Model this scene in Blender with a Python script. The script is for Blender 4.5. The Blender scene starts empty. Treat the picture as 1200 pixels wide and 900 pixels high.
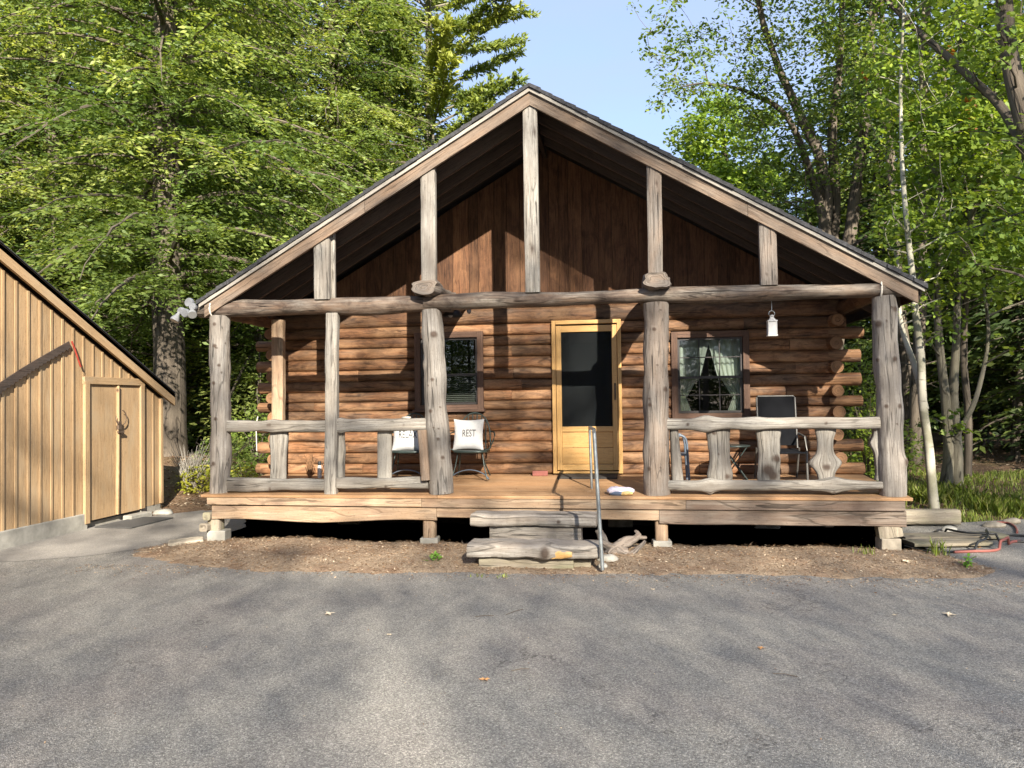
import bpy, math, random
import numpy as np
from mathutils import Vector, Matrix, noise, Euler

random.seed(7); rng = np.random.default_rng(7)
R = math.radians
sc = bpy.context.scene
COL = sc.collection

# ------------------------------------------------------------------ camera
CAM = Vector((1.11, -9.44, 1.81)); YAW, PITCH, ROLL = .144, .0211, .0128
cd = bpy.data.cameras.new('camera'); cam = bpy.data.objects.new('camera', cd); COL.objects.link(cam)
cd.sensor_width = 36; cd.lens = 921.65 / 1200 * 36; cd.clip_end = 800; cd.clip_start = .05
cam.matrix_world = (Matrix.Translation(CAM) @ Matrix.Rotation(YAW, 4, 'Z') @ Matrix.Rotation(math.pi / 2 + PITCH, 4, 'X')
                    @ Matrix.Rotation(-ROLL, 4, 'Z'))
sc.camera = cam
# ------------------------------------------------------------------ world, sun, exposure
SUN_L = Vector((-.755, 1.92, -1.08)).normalized()          # direction the light travels
elev = math.asin(-SUN_L.z); S = -SUN_L
w = bpy.data.worlds.new('World'); sc.world = w; w.use_nodes = True
nt = w.node_tree; bg = nt.nodes['Background']
sky = nt.nodes.new('ShaderNodeTexSky'); sky.sky_type = 'NISHITA'; sky.sun_disc = False
sky.sun_elevation = elev; sky.sun_rotation = math.atan2(S.x, S.y)
sky.air_density = 1.0; sky.dust_density = 1.2; sky.ozone_density = 3.4
tc = nt.nodes.new('ShaderNodeTexCoord'); mp = nt.nodes.new('ShaderNodeMapping'); mp.inputs['Scale'].default_value = (1.6, 1.6, 5)
cn = nt.nodes.new('ShaderNodeTexNoise'); cn.inputs['Scale'].default_value = 1.7; cn.inputs['Detail'].default_value = 6; cn.inputs['Roughness'].default_value = .6
cr = nt.nodes.new('ShaderNodeValToRGB'); cr.color_ramp.elements[0].position = .3; cr.color_ramp.elements[1].position = .75; cr.color_ramp.elements[0].color = (.62, .62, .62, 1)
cr.color_ramp.elements[1].color = (.97, .97, .97, 1)
mx = nt.nodes.new('ShaderNodeMix'); mx.data_type = 'RGBA'
mx.inputs[7].default_value = (1.65, 1.98, 2.85, 1)
nt.links.new(tc.outputs['Generated'], mp.inputs[0]); nt.links.new(mp.outputs[0], cn.inputs['Vector'])
nt.links.new(cn.outputs['Fac'], cr.inputs[0]); nt.links.new(cr.outputs[0], mx.inputs[0])
nt.links.new(sky.outputs[0], mx.inputs[6]); nt.links.new(mx.outputs[2], bg.inputs[0])
bg.inputs[1].default_value = .115
sd = bpy.data.lights.new('sun', 'SUN'); sd.energy = 5.0; sd.angle = R(.53); sd.color = (1, .92, .80)
so = bpy.data.objects.new('sun', sd); COL.objects.link(so); so.rotation_euler = (-SUN_L).to_track_quat('Z', 'Y').to_euler(); so.location = (12, -30, 18)
vs = sc.view_settings; vs.view_transform = 'Standard'; vs.look = 'None'; vs.gamma = 1; vs.use_curve_mapping = False
vs.exposure = 1.68
try:
    sc.cycles.max_bounces = 7; sc.cycles.transparent_max_bounces = 16; sc.cycles.caustics_reflective = False; sc.cycles.caustics_refractive = False
except Exception: pass

# ================================================================== helpers
def nz(x, y=0, z=0, s=1.0): return noise.noise(Vector((x * s, y * s, z * s)))

class MB:
    """collects verts / faces / per-corner uv (metres along the grain, around) and per-vertex knot and tint"""
    def __init__(s): s.v = []; s.f = []; s.uv = []; s.k = []; s.t = []
    def add(s, verts, faces, uvs, knot=None, tint=None):
        b = len(s.v); s.v += [tuple(p) for p in verts]
        for f, u in zip(faces, uvs): s.f.append(tuple(i + b for i in f)); s.uv += u
        s.k += list(knot) if knot is not None else [0.] * len(verts)
        if tint is None: tint = random.random()
        s.t += [tint] * len(verts)
    def box(s, c, size, rot=None, tint=None, axis=None):
        """axis-aligned (or rotated) box, uv along its longest side"""
        sx, sy, sz = [a / 2 for a in size]; ax = axis if axis is not None else max(range(3), key=lambda i: size[i])
        vs_ = []; 
        for z in (-sz, sz):
            for x, y in ((-sx, -sy), (sx, -sy), (sx, sy), (-sx, sy)): vs_.append(Vector((x, y, z)))
        F = [(3, 2, 1, 0), (4, 5, 6, 7), (0, 1, 5, 4), (1, 2, 6, 5), (2, 3, 7, 6), (3, 0, 4, 7)]
        o1, o2 = ax, [i for i in range(3) if i != ax]; ou, ov = random.uniform(0, 50), random.uniform(0, 50)
        U = []
        for f in F:
            U.append([(vs_[i][o1] + ou, vs_[i][o2[0]] + vs_[i][o2[1]] * 1.01 + ov) for i in f])
        if rot is not None:
            m = rot if isinstance(rot, Matrix) else Euler(rot).to_matrix()
            vs_ = [m @ v for v in vs_]
        s.add([v + Vector(c) for v in vs_], F, U, None, tint)
    def loft(s, cs, rx, ry=None, n=14, up=(0, 1, 0), ex=2.0, rough=.0, rs=6., knots=(), tint=None, cap=True, capr=.0, seed=None):
        """tube through centres cs, radii rx (sideways) and ry (along up), superellipse exponent ex, knots=[(t,angle,size,height)]"""
        cs = [Vector(c) for c in cs]; m = len(cs)
        rx = rx if hasattr(rx, '__len__') else [rx] * m
        ry = rx if ry is None else (ry if hasattr(ry, '__len__') else [ry] * m)
        sd_ = random.uniform(0, 100) if seed is None else seed
        ou, ov = random.uniform(0, 50), random.uniform(0, 50)
        V = []; K = []; L = [0]
        for i in range(1, m): L.append(L[-1] + (cs[i] - cs[i - 1]).length)
        rav = sum(rx) / m
        for i in range(m):
            tg = (cs[min(i + 1, m - 1)] - cs[max(i - 1, 0)]).normalized(); u0 = Vector(up)
            sdv = tg.cross(u0).normalized(); uv_ = sdv.cross(tg).normalized()
            for j in range(n):
                a = 2 * math.pi * j / n; ca, sa = math.cos(a), math.sin(a)
                q = (abs(ca) ** ex + abs(sa) ** ex) ** (-1 / ex) if ex != 2 else 1
                g = 1 + rough * nz(ca * 1.3 + sd_, sa * 1.3 + sd_ * .37, L[i] * rs * .5) + rough * .5 * nz(ca * 3 + sd_, sa * 3, L[i] * rs * 1.7)
                kk = 0.
                for (kt, ka, ks, kh) in knots:
                    da = (a - ka + math.pi) % (2 * math.pi) - math.pi
                    d2 = ((L[i] - kt * L[-1]) / ks) ** 2 + (da * rx[i] / ks) ** 2
                    e = math.exp(-d2); kk = max(kk, math.exp(-d2 * 1.1)); g += kh * e / max(rx[i], .02)
                V.append(cs[i] + sdv * (rx[i] * q * ca * g) + uv_ * (ry[i] * q * sa * g)); K.append(kk)
        F = []; U = []
        for i in range(m - 1):
            for j in range(n):
                j2 = (j + 1) % n
                F.append((i * n + j, i * n + j2, (i + 1) * n + j2, (i + 1) * n + j))
                per = 2 * math.pi * rav / n
                U.append([(L[i] + ou, j * per + ov), (L[i] + ou, (j + 1) * per + ov), (L[i + 1] + ou, (j + 1) * per + ov), (L[i + 1] + ou, j * per + ov)])
        if cap:
            for e, i in ((0, 0), (1, m - 1)):
                tg = (cs[1] - cs[0]).normalized() if e == 0 else (cs[-1] - cs[-2]).normalized()
                V.append(cs[i] + tg * (capr * (1 if e else -1))); K.append(.3); c = len(V) - 1
                for j in range(n):
                    j2 = (j + 1) % n; a, b = i * n + j, i * n + j2
                    F.append((b, a, c) if e == 0 else (a, b, c))
                    U.append([(j2 * .02 + ou, ov), (j * .02 + ou, ov), (ou + j * .02, ov + rx[i])] if e == 0 else [(j * .02 + ou, ov), (j2 * .02 + ou, ov), (ou + j * .02, ov + rx[i])])
        s.add(V, F, U, K, tint)
    def tube(s, pts, r, n=8, tint=None):
        s.loft(pts, r if hasattr(r, '__len__') else [r] * len(pts), n=n, up=(.13, .37, .92), tint=tint)
    def build(s, name, mat, parent=None, smooth=True, bevel=0):
        me = bpy.data.meshes.new(name); me.from_pydata(s.v, [], s.f); 
        uvl = me.uv_layers.new(name='UVMap'); uvl.data.foreach_set('uv', np.array(s.uv, dtype=np.float32).ravel())
        a = me.attributes.new('knot', 'FLOAT', 'POINT'); a.data.foreach_set('value', np.array(s.k, dtype=np.float32))
        a = me.attributes.new('tint', 'FLOAT', 'POINT'); a.data.foreach_set('value', np.array(s.t, dtype=np.float32))
        if smooth: me.polygons.foreach_set('use_smooth', [True] * len(me.polygons))
        me.materials.append(mat); o = bpy.data.objects.new(name, me); COL.objects.link(o)
        if smooth and hasattr(me, 'set_sharp_from_angle'): me.set_sharp_from_angle(angle=R(48))
        if bevel:
            b = o.modifiers.new('bevel', 'BEVEL'); b.width = bevel; b.segments = 2; b.limit_method = 'ANGLE'; b.angle_limit = R(50)
        if parent is not None: o.parent = parent
        return o

def lin(a, b, n): a = Vector(a); b = Vector(b); return [a.lerp(b, i / (n - 1)) for i in range(n)]
def wob(pts, amp, s=1.5, seed=None, keep=True):
    sd_ = random.uniform(0, 90) if seed is None else seed; out = []; L = 0
    for i, p in enumerate(pts):
        if i: L += (p - pts[i - 1]).length
        out.append(p + Vector((nz(L * s, sd_), nz(L * s, sd_ + 20), nz(L * s, sd_ + 40))) * amp)
    return out
def tag(o, label, cat, group=None, kind=None):
    if label: o['label'] = label
    if cat: o['category'] = cat
    if group: o['group'] = group
    if kind: o['kind'] = kind
    return o
def thing(name, label, cat, loc=(0, 0, 0), group=None):
    o = bpy.data.objects.new(name, None); COL.objects.link(o); o.location = loc; o.empty_display_size = .1
    return tag(o, label, cat, group)
def under(root, objs):
    """children built in world coordinates: keep them where they are below a moved root"""
    for o in objs:
        o.parent = root; o.location = o.location - root.location
    return root
def raw_mesh(name, V, F, mat, smooth=False, tint=None):
    me = bpy.data.meshes.new(name); me.from_pydata([tuple(v) for v in V], [], F); me.materials.append(mat)
    if tint is not None: a = me.attributes.new('tint', 'FLOAT', 'POINT'); a.data.foreach_set('value', np.asarray(tint, dtype=np.float32))
    if smooth: me.polygons.foreach_set('use_smooth', [True] * len(me.polygons))
    o = bpy.data.objects.new(name, me); COL.objects.link(o); return o

# ================================================================== materials
class NT:
    def __init__(s, name):
        s.m = bpy.data.materials.new(name); s.m.use_nodes = True; s.t = s.m.node_tree; s.n = s.t.nodes; s.b = s.n['Principled BSDF']; s.out = s.n['Material Output']
    def new(s, ty, **kw):
        x = s.n.new(ty)
        for k, v in kw.items(): setattr(x, k, v)
        return x
    def put(s, sock, v):
        if hasattr(v, 'is_linked') or hasattr(v, 'links'): s.t.links.new(v, sock)
        elif v is not None: sock.default_value = v
    def tex(s, vec, scale, detail=4, rough=.55, dist=0.):
        x = s.new('ShaderNodeTexNoise'); x.inputs['Scale'].default_value = scale; x.inputs['Detail'].default_value = detail
        x.inputs['Roughness'].default_value = rough; x.inputs['Distortion'].default_value = dist
        if vec is not None: s.put(x.inputs['Vector'], vec)
        return x.outputs['Fac']
    def vmul(s, vec, k):
        x = s.new('ShaderNodeVectorMath', operation='MULTIPLY'); s.put(x.inputs[0], vec); x.inputs[1].default_value = k; return x.outputs[0]
    def math(s, op, a, b=None, c=None, clamp=False):
        x = s.new('ShaderNodeMath', operation=op); x.use_clamp = clamp; s.put(x.inputs[0], a)
        if b is not None: s.put(x.inputs[1], b)
        if c is not None: s.put(x.inputs[2], c)
        return x.outputs[0]
    def ramp(s, f, stops, interp='LINEAR'):
        x = s.new('ShaderNodeValToRGB'); s.put(x.inputs[0], f); e = x.color_ramp.elements; x.color_ramp.interpolation = interp
        while len(e) < len(stops): e.new(.5)
        for i, (p, c) in enumerate(stops):
            e[i].position = p; e[i].color = (*c, 1) if hasattr(c, '__len__') else (c, c, c, 1)
        return x.outputs[0]
    def mix(s, f, a, b, mode='MIX'):
        x = s.new('ShaderNodeMix', data_type='RGBA', blend_type=mode); s.put(x.inputs[0], f)
        for i, v in ((6, a), (7, b)):
            s.put(x.inputs[i], (*v, 1) if isinstance(v, tuple) and len(v) == 3 else v)
        return x.outputs[2]
    def attr(s, name, out='Fac'): return s.new('ShaderNodeAttribute', attribute_name=name).outputs[out]
    def bump(s, h, st=.4, d=.01):
        x = s.new('ShaderNodeBump'); x.inputs['Strength'].default_value = st; x.inputs['Distance'].default_value = d; s.put(x.inputs['Height'], h); s.put(s.b.inputs['Normal'], x.outputs[0])
    def fin(s, col=None, rough=.7, spec=.3):
        if col is not None: s.put(s.b.inputs['Base Color'], (*col, 1) if isinstance(col, tuple) and len(col) == 3 else col)
        s.put(s.b.inputs['Roughness'], rough); s.b.inputs['Specular IOR Level'].default_value = spec
        return s.m

def wood(name, light, dark, warm, crack=.6, warmth=.5, gscale=1.0, rough=.8, knotc=(.05, .03, .02), stain=None, bump=.5, spec=.25, tvar=.35, mott=0):
    t = NT(name); uv = t.new('ShaderNodeTexCoord').outputs['UV']
    g1 = t.tex(t.vmul(uv, (2.2 * gscale, 60 * gscale, 1)), 1, 7, .68, .6)
    g2 = t.tex(t.vmul(uv, (11 * gscale, 260 * gscale, 1)), 1, 4, .65)
    sp = t.tex(t.vmul(uv, (30, 45, 1)), 1, 4, .7)
    bl = t.tex(t.vmul(uv, (1.3, 5, 1)), 1, 4, .6, .6)
    big = t.tex(t.vmul(uv, (.7, 2.2, 1)), 1.7, 3, .6)
    ck = t.tex(t.vmul(uv, (1.3, 34 * gscale, 1)), 1, 3, .55, .35)
    ck2 = t.tex(t.vmul(uv, (.45, 6.5 * gscale, 1)), 1, 3, .5, .2)
    crk = t.math('MAXIMUM', t.ramp(ck, [(.335, 1), (.365, 0)]), t.ramp(t.math('ABSOLUTE', t.math('SUBTRACT', ck2, .5)), [(.003, .6), (.012, 0)]))
    kn = t.attr('knot'); tn = t.attr('tint')
    c = t.mix(t.ramp(g1, [(.3, 0), (.72, 1)]), dark, light)
    c = t.mix(t.math('MULTIPLY', t.ramp(bl, [(.4, 0), (.68, 1)]), warmth), c, warm)
    c = t.mix(t.math('MULTIPLY', t.ramp(g2, [(.35, 1), (.6, 0)]), .45), c, t.mix(1, c, (.45, .42, .4), 'MULTIPLY'))
    c = t.mix(t.ramp(sp, [(.56, 0), (.68, .5)]), c, t.mix(1, c, (.4, .36, .34), 'MULTIPLY'))
    if stain: c = t.mix(t.ramp(big, [(.5, 0), (.66, .75)]), c, stain)
    tv = t.math('MULTIPLY_ADD', tn, tvar * 2, 1 - tvar)
    tvc = t.new('ShaderNodeCombineColor'); [t.put(tvc.inputs[i], tv) for i in range(3)]
    c = t.mix(1, c, tvc.outputs[0], 'MULTIPLY')
    c = t.mix(t.math('MULTIPLY', crk, crack), c, (dark[0] * .25, dark[1] * .25, dark[2] * .25))
    c = t.mix(t.ramp(kn, [(.35, 0), (.8, .85)]), c, knotc)
    if mott: c = t.mix(t.ramp(t.tex(t.vmul(uv, (2.6, 6.5, 1)), 1, 6, .7, 1.), [(.36, mott), (.56, 0)]), c, t.mix(1, c, (.34, .32, .33), 'MULTIPLY'))
    h = t.math('SUBTRACT', t.math('MULTIPLY_ADD', g1, .6, t.math('MULTIPLY', g2, .3)), t.math('MULTIPLY', crk, crack * 1.5))
    t.bump(h, bump, .012); return t.fin(c, rough, spec)

def plain(name, col, rough=.6, metal=0., spec=.4, var=.15, nscale=8, bump=0.):
    t = NT(name); oc = t.new('ShaderNodeTexCoord').outputs['Object']
    n = t.tex(oc, nscale, 5, .6); d = tuple(x * (1 - var * 1.6) for x in col); l = tuple(min(1, x * (1 + var)) for x in col)
    c = t.mix(t.ramp(n, [(.3, 0), (.7, 1)]), d, l); t.b.inputs['Metallic'].default_value = metal
    if bump: t.bump(n, bump, .01)
    return t.fin(c, rough, spec)

def leafmat(name, c0, c1, c2, trans=.45, rough=.45):
    t = NT(name); tn = t.attr('tint')
    oi = t.new('ShaderNodeObjectInfo').outputs['Random']
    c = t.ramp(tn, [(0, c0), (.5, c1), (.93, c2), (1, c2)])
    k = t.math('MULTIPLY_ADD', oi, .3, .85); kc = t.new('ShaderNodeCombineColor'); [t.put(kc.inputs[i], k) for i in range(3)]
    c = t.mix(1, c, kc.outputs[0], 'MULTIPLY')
    t.fin(c, rough, .35)
    tr = t.new('ShaderNodeBsdfTranslucent'); cc = t.mix(1, c, (1.25, 1.2, .5), 'MULTIPLY'); t.put(tr.inputs[0], cc)
    ms = t.new('ShaderNodeMixShader'); ms.inputs[0].default_value = trans
    t.t.links.new(t.b.outputs[0], ms.inputs[1]); t.t.links.new(tr.outputs[0], ms.inputs[2]); t.t.links.new(ms.outputs[0], t.out.inputs[0])
    return t.m

M = {}
M['grey'] = wood('weathered_grey_wood', (.38, .36, .32), (.12, .107, .09), (.30, .25, .19), crack=.8, warmth=.4, stain=(.14, .12, .10), tvar=.14)
M['greydark'] = wood('weathered_dark_wood', (.26, .232, .20), (.085, .07, .06), (.23, .16, .11), crack=.8, warmth=.5, tvar=.14)
M['post'] = wood('peeled_post_wood', (.36, .335, .30), (.11, .097, .083), (.28, .23, .18), crack=.9, warmth=.4, stain=(.15, .13, .11), gscale=.8, tvar=.1)
M['beam'] = wood('barked_beam_wood', (.36, .32, .265), (.075, .055, .042), (.19, .115, .07), mott=.8, crack=.9, warmth=.75, gscale=.7, stain=(.08, .055, .042), tvar=.1)
M['rafterlight'] = wood('rafter_wood', (.12, .09, .07), (.05, .037, .028), (.11, .07, .05), crack=.4)
M['rake'] = wood('rake_wood', (.27, .215, .165), (.11, .08, .06), (.26, .165, .10), crack=.6, warmth=.6, tvar=.12)
M['trimgrey'] = wood('drip_board_wood', (.38, .355, .31), (.25, .23, .2), (.36, .33, .27), crack=.3, warmth=.3, tvar=.08)
M['log'] = wood('stained_log_wood', (.31, .15, .066), (.085, .038, .021), (.34, .20, .105), crack=.7, warmth=.85, gscale=.8, stain=(.13, .085, .055), rough=.6, tvar=.42, mott=.85)
M['logend'] = wood('log_end_wood', (.34, .185, .09), (.12, .06, .03), (.30, .18, .10), crack=.8, warmth=.4, knotc=(.28, .15, .07), tvar=.2)
M['gable'] = wood('gable_board_wood', (.18, .084, .04), (.042, .02, .012), (.22, .115, .056), mott=.6, crack=.5, warmth=.5, gscale=.8, tvar=.3)
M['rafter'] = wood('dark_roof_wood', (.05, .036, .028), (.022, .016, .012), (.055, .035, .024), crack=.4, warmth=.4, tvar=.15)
M['deck'] = wood('deck_wood', (.42, .25, .125), (.24, .13, .065), (.40, .27, .16), crack=.15, warmth=.5, rough=.55, tvar=.12, bump=.2)
M['fascia'] = wood('fascia_wood', (.45, .35, .245), (.21, .14, .09), (.40, .25, .14), crack=.6, warmth=.55, gscale=.45, stain=(.17, .11, .075), tvar=.12)
M['fasciag'] = wood('grey_fascia_wood', (.30, .25, .20), (.09, .068, .052), (.24, .15, .10), crack=.8, warmth=.5, gscale=.45, stain=(.13, .085, .06), tvar=.12)
M['shed'] = wood('shed_wood', (.50, .345, .19), (.32, .21, .11), (.43, .29, .16), crack=.25, warmth=.5, gscale=.6, stain=(.38, .28, .17), tvar=.1, bump=.25)
M['door'] = wood('varnished_door_wood', (.56, .34, .125), (.42, .235, .075), (.58, .37, .155), crack=.0, warmth=.5, gscale=.5, rough=.35, tvar=.07, bump=.08, spec=.5)
M['slab'] = wood('step_slab_wood', (.41, .385, .34), (.15, .13, .11), (.36, .29, .22), crack=.8, warmth=.4, gscale=.6, tvar=.12, bump=.8)
M['timber'] = wood('landscape_timber_wood', (.36, .32, .25), (.16, .13, .10), (.28, .24, .15), crack=.7, warmth=.5, gscale=.6, tvar=.15, stain=(.2, .19, .12))
M['winframe'] = wood('window_trim_wood', (.16, .095, .065), (.07, .045, .035), (.17, .10, .07), crack=.3, warmth=.4, tvar=.1)
M['sash'] = plain('sash_dark', (.035, .03, .028), .45)
M['concrete'] = plain('concrete', (.30, .285, .245), .85, var=.2, nscale=6, bump=.4)
M['stone'] = plain('stone', (.38, .36, .31), .8, var=.25, nscale=5, bump=.5)
M['brownstone'] = plain('brown_stone', (.3, .26, .2), .85, var=.3, nscale=9, bump=.6)
M['steel'] = plain('galvanised_steel', (.42, .45, .45), .38, .85, .5, .2, 14)
M['rust'] = plain('rusty_steel', (.12, .085, .06), .7, .4, .4, .3, 18)
M['redpaint'] = plain('red_paint', (.27, .04, .025), .5, 0, .4, .2, 20)
M['chair'] = plain('dark_green_metal', (.035, .05, .045), .4, .3, .5, .2, 12)
M['blackmesh'] = plain('black_mesh_fabric', (.008, .0085, .010), .9, spec=.1)
M['palemetal'] = plain('pale_metal', (.12, .115, .105), .45, .3)
M['whitemetal'] = plain('white_enamel', (.50, .485, .46), .45, var=.08)
M['bluegrey'] = plain('blue_grey_metal', (.12, .15, .19), .45, .2)
M['cloth'] = plain('white_canvas', (.48, .475, .465), .9, var=.05, nscale=30, bump=.1)
M['ink'] = plain('grey_ink', (.035, .035, .035), .8)
M['mat'] = plain('dark_rubber', (.03, .028, .026), .8, bump=.3, nscale=40)
M['greymat'] = plain('grey_rubber', (.07, .068, .064), .85, bump=.3, nscale=40)
M['hoseb'] = plain('black_hose', (.018, .018, .018), .4)
M['hoser'] = plain('red_hose', (.26, .085, .065), .6)
M['cable'] = plain('cable', (.02, .02, .02), .6)
M['lamp'] = plain('grey_lamp_metal', (.20, .205, .215), .6, .1)
M['bulb'] = plain('frosted_bulb_glass', (.25, .25, .245), .2, var=.04, spec=.6)
M['rope'] = plain('white_rope', (.62, .58, .5), .9)
M['shingle'] = plain('asphalt_shingle', (.045, .045, .048), .9, var=.35, nscale=30, bump=.6)
M['curtain'] = leafmat('curtain_lace', (.74, .77, .7), (.82, .84, .78), (.86, .87, .82), .3, .9)
M['blind'] = plain('blind_slats', (.23, .22, .2), .6)
M['packetw'] = plain('white_lilac_plastic', (.66, .62, .72), .3, var=.1, nscale=30)
M['packetb'] = plain('slate_blue_plastic', (.10, .13, .19), .35)
M['packety'] = plain('tan_paper', (.55, .38, .15), .6, var=.3, nscale=60)
M['wicker'] = plain('brown_straw', (.20, .105, .05), .9, var=.4, nscale=50, bump=.6)
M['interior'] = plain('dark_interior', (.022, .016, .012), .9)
M['bark'] = wood('grey_brown_bark', (.18, .15, .115), (.05, .041, .033), (.16, .13, .095), crack=.9, warmth=.4, gscale=.35, rough=.95, bump=1., tvar=.1)
M['barklit'] = wood('sunlit_bark', (.29, .265, .20), (.10, .088, .065), (.22, .2, .13), crack=.8, warmth=.5, gscale=.35, rough=.95, bump=.9, tvar=.1)  # lighter copy of the bark, sunlight put into its colour
M['twig'] = plain('twig_bark', (.13, .105, .08), .9)
t = NT('birch_bark'); uv = t.new('ShaderNodeTexCoord').outputs['UV']
b1 = t.tex(t.vmul(uv, (22, 5, 1)), 1, 3); b2 = t.tex(t.vmul(uv, (2.5, 4, 1)), 1, 4)
c = t.mix(t.ramp(b1, [(.6, 0), (.68, .8)]), (.40, .375, .30), (.07, .062, .05)); c = t.mix(t.ramp(b2, [(.42, 0), (.62, .85)]), c, (.19, .18, .12))
t.bump(b1, .3); M['birch'] = t.fin(c, .8)
M['hem'] = leafmat('hemlock_needles', (.09, .145, .035), (.21, .285, .07), (.42, .46, .13), .5, .5)
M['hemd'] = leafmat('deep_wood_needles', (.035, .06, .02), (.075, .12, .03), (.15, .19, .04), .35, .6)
M['pine'] = leafmat('white_pine_needles', (.12, .18, .04), (.25, .31, .06), (.40, .43, .08), .4, .5)
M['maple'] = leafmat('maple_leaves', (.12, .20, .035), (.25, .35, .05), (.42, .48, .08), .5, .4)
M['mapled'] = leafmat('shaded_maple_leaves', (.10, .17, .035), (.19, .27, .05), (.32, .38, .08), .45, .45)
M['redleaf'] = leafmat('turning_leaves', (.35, .12, .04), (.45, .16, .05), (.5, .25, .06), .45)
M['grass'] = leafmat('grass_blades', (.15, .21, .04), (.27, .36, .06), (.42, .42, .15), .4)
M['yellowleaf'] = leafmat('yellow_green_leaves', (.22, .27, .03), (.36, .36, .04), (.48, .44, .07), .45)
M['sprig'] = leafmat('bright_green_leaves', (.12, .26, .03), (.18, .36, .05), (.25, .42, .08), .4)
M['litter'] = leafmat('dead_leaf_litter', (.13, .07, .035), (.28, .17, .09), (.52, .42, .30), .1, .9)
M['leafb'] = plain('orange_brown_leaf', (.45, .23, .09), .8, var=.3, nscale=40)
M['leafp'] = plain('pale_tan_leaf', (.58, .48, .34), .8, var=.3, nscale=40)

# asphalt
t = NT('worn_asphalt'); oc = t.new('ShaderNodeTexCoord').outputs['Object']
vo = t.new('ShaderNodeTexVoronoi'); vo.inputs['Scale'].default_value = 150; t.put(vo.inputs['Vector'], oc)
vb = t.new('ShaderNodeTexVoronoi'); vb.inputs['Scale'].default_value = 75; t.put(vb.inputs['Vector'], oc)
st = t.new('ShaderNodeSeparateColor'); t.put(st.inputs[0], vo.outputs['Color'])
st2 = t.new('ShaderNodeSeparateColor'); t.put(st2.inputs[0], vb.outputs['Color'])
f = t.tex(oc, 60, 4, .7); m1 = t.tex(oc, .55, 5, .6, .3); m2 = t.tex(oc, 1.7, 5, .65, .5)
agg = t.ramp(st.outputs[0], [(0, (.07, .067, .062)), (.45, (.145, .139, .13)), (.8, (.225, .218, .203)), (1, (.38, .365, .335))])
agg = t.mix(.3, agg, t.ramp(st2.outputs[1], [(0, (.085, .082, .078)), (1, (.30, .288, .265))]))
c = t.mix(t.ramp(f, [(.35, .55), (.6, 0)]), agg, (.055, .052, .05))
c = t.mix(t.ramp(m1, [(.45, 0), (.66, .3)]), c, t.mix(1, c, (.78, .66, .68), 'MULTIPLY'))
c = t.mix(t.ramp(m2, [(.52, 0), (.7, .25)]), c, t.mix(1, c, (1.35, 1.3, 1.2), 'MULTIPLY'))
cn_ = t.math('ABSOLUTE', t.math('SUBTRACT', t.tex(oc, .9, 6, .62, .2), .5)); cm_ = t.ramp(t.tex(oc, .5, 2), [(.53, 0), (.6, .8)])
c = t.mix(t.math('MULTIPLY', t.ramp(cn_, [(.0015, 1), (.005, 0)]), cm_), c, (.035, .032, .03))
m3 = t.tex(oc, 4.5, 5, .7, .8); c = t.mix(t.ramp(m3, [(.3, .25), (.5, 0)]), c, t.mix(1, c, (.72, .71, .7), 'MULTIPLY'))
c = t.mix(1, c, (1.58, 1.55, 1.46), 'MULTIPLY')
t.bump(t.math('ADD', t.math('MULTIPLY', vo.outputs['Distance'], -1.3), t.math('MULTIPLY', f, .7)), .75, .008)
M['asphalt'] = t.fin(c, .82, .3)
# sandy path
t = NT('sandy_old_asphalt'); oc = t.new('ShaderNodeTexCoord').outputs['Object']
f = t.tex(oc, 70, 5, .75); g = t.tex(oc, 1.3, 5, .6)
c = t.ramp(f, [(.35, (.16, .15, .13)), (.55, (.27, .25, .22)), (.75, (.48, .44, .38))]); c = t.mix(t.ramp(g, [(.4, 0), (.65, .6)]), c, (.15, .14, .125))
t.bump(f, .5, .008); M['path'] = t.fin(c, .9, .2)
# forest floor / dirt
t = NT('forest_floor'); oc = t.new('ShaderNodeTexCoord').outputs['Object']
f = t.tex(oc, 28, 6, .75); g = t.tex(oc, 1.1, 5, .6); v = t.new('ShaderNodeTexVoronoi'); v.inputs['Scale'].default_value = 17; t.put(v.inputs['Vector'], oc)
sv = t.new('ShaderNodeSeparateColor'); t.put(sv.inputs[0], v.outputs['Color'])
c = t.ramp(f, [(.3, (.05, .032, .02)), (.5, (.15, .10, .062)), (.72, (.34, .25, .165))]); c = t.mix(t.math('MULTIPLY', sv.outputs[0], .4), c, (.22, .13, .08))
c = t.mix(t.ramp(g, [(.5, 0), (.7, .45)]), c, (.10, .10, .035)); t.bump(t.math('ADD', f, v.outputs['Distance']), .8, .03); M['floor'] = t.fin(c, .95, .1)
t = NT('needle_strewn_dirt'); oc = t.new('ShaderNodeTexCoord').outputs['Object']
f = t.tex(oc, 55, 6, .8); g = t.tex(oc, 1.9, 5, .6); n2 = t.tex(t.vmul(oc, (90, 30, 30)), 1, 4, .7)
c = t.ramp(f, [(.3, (.13, .09, .06)), (.5, (.27, .20, .135)), (.72, (.44, .36, .26))]); c = t.mix(t.ramp(n2, [(.55, 0), (.62, .6)]), c, (.38, .27, .18))
c = t.mix(t.ramp(g, [(.5, 0), (.68, .55)]), c, (.22, .125, .075)); t.bump(t.math('ADD', f, n2), .8, .02); M['dirt'] = t.fin(c, .95, .1)
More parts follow.
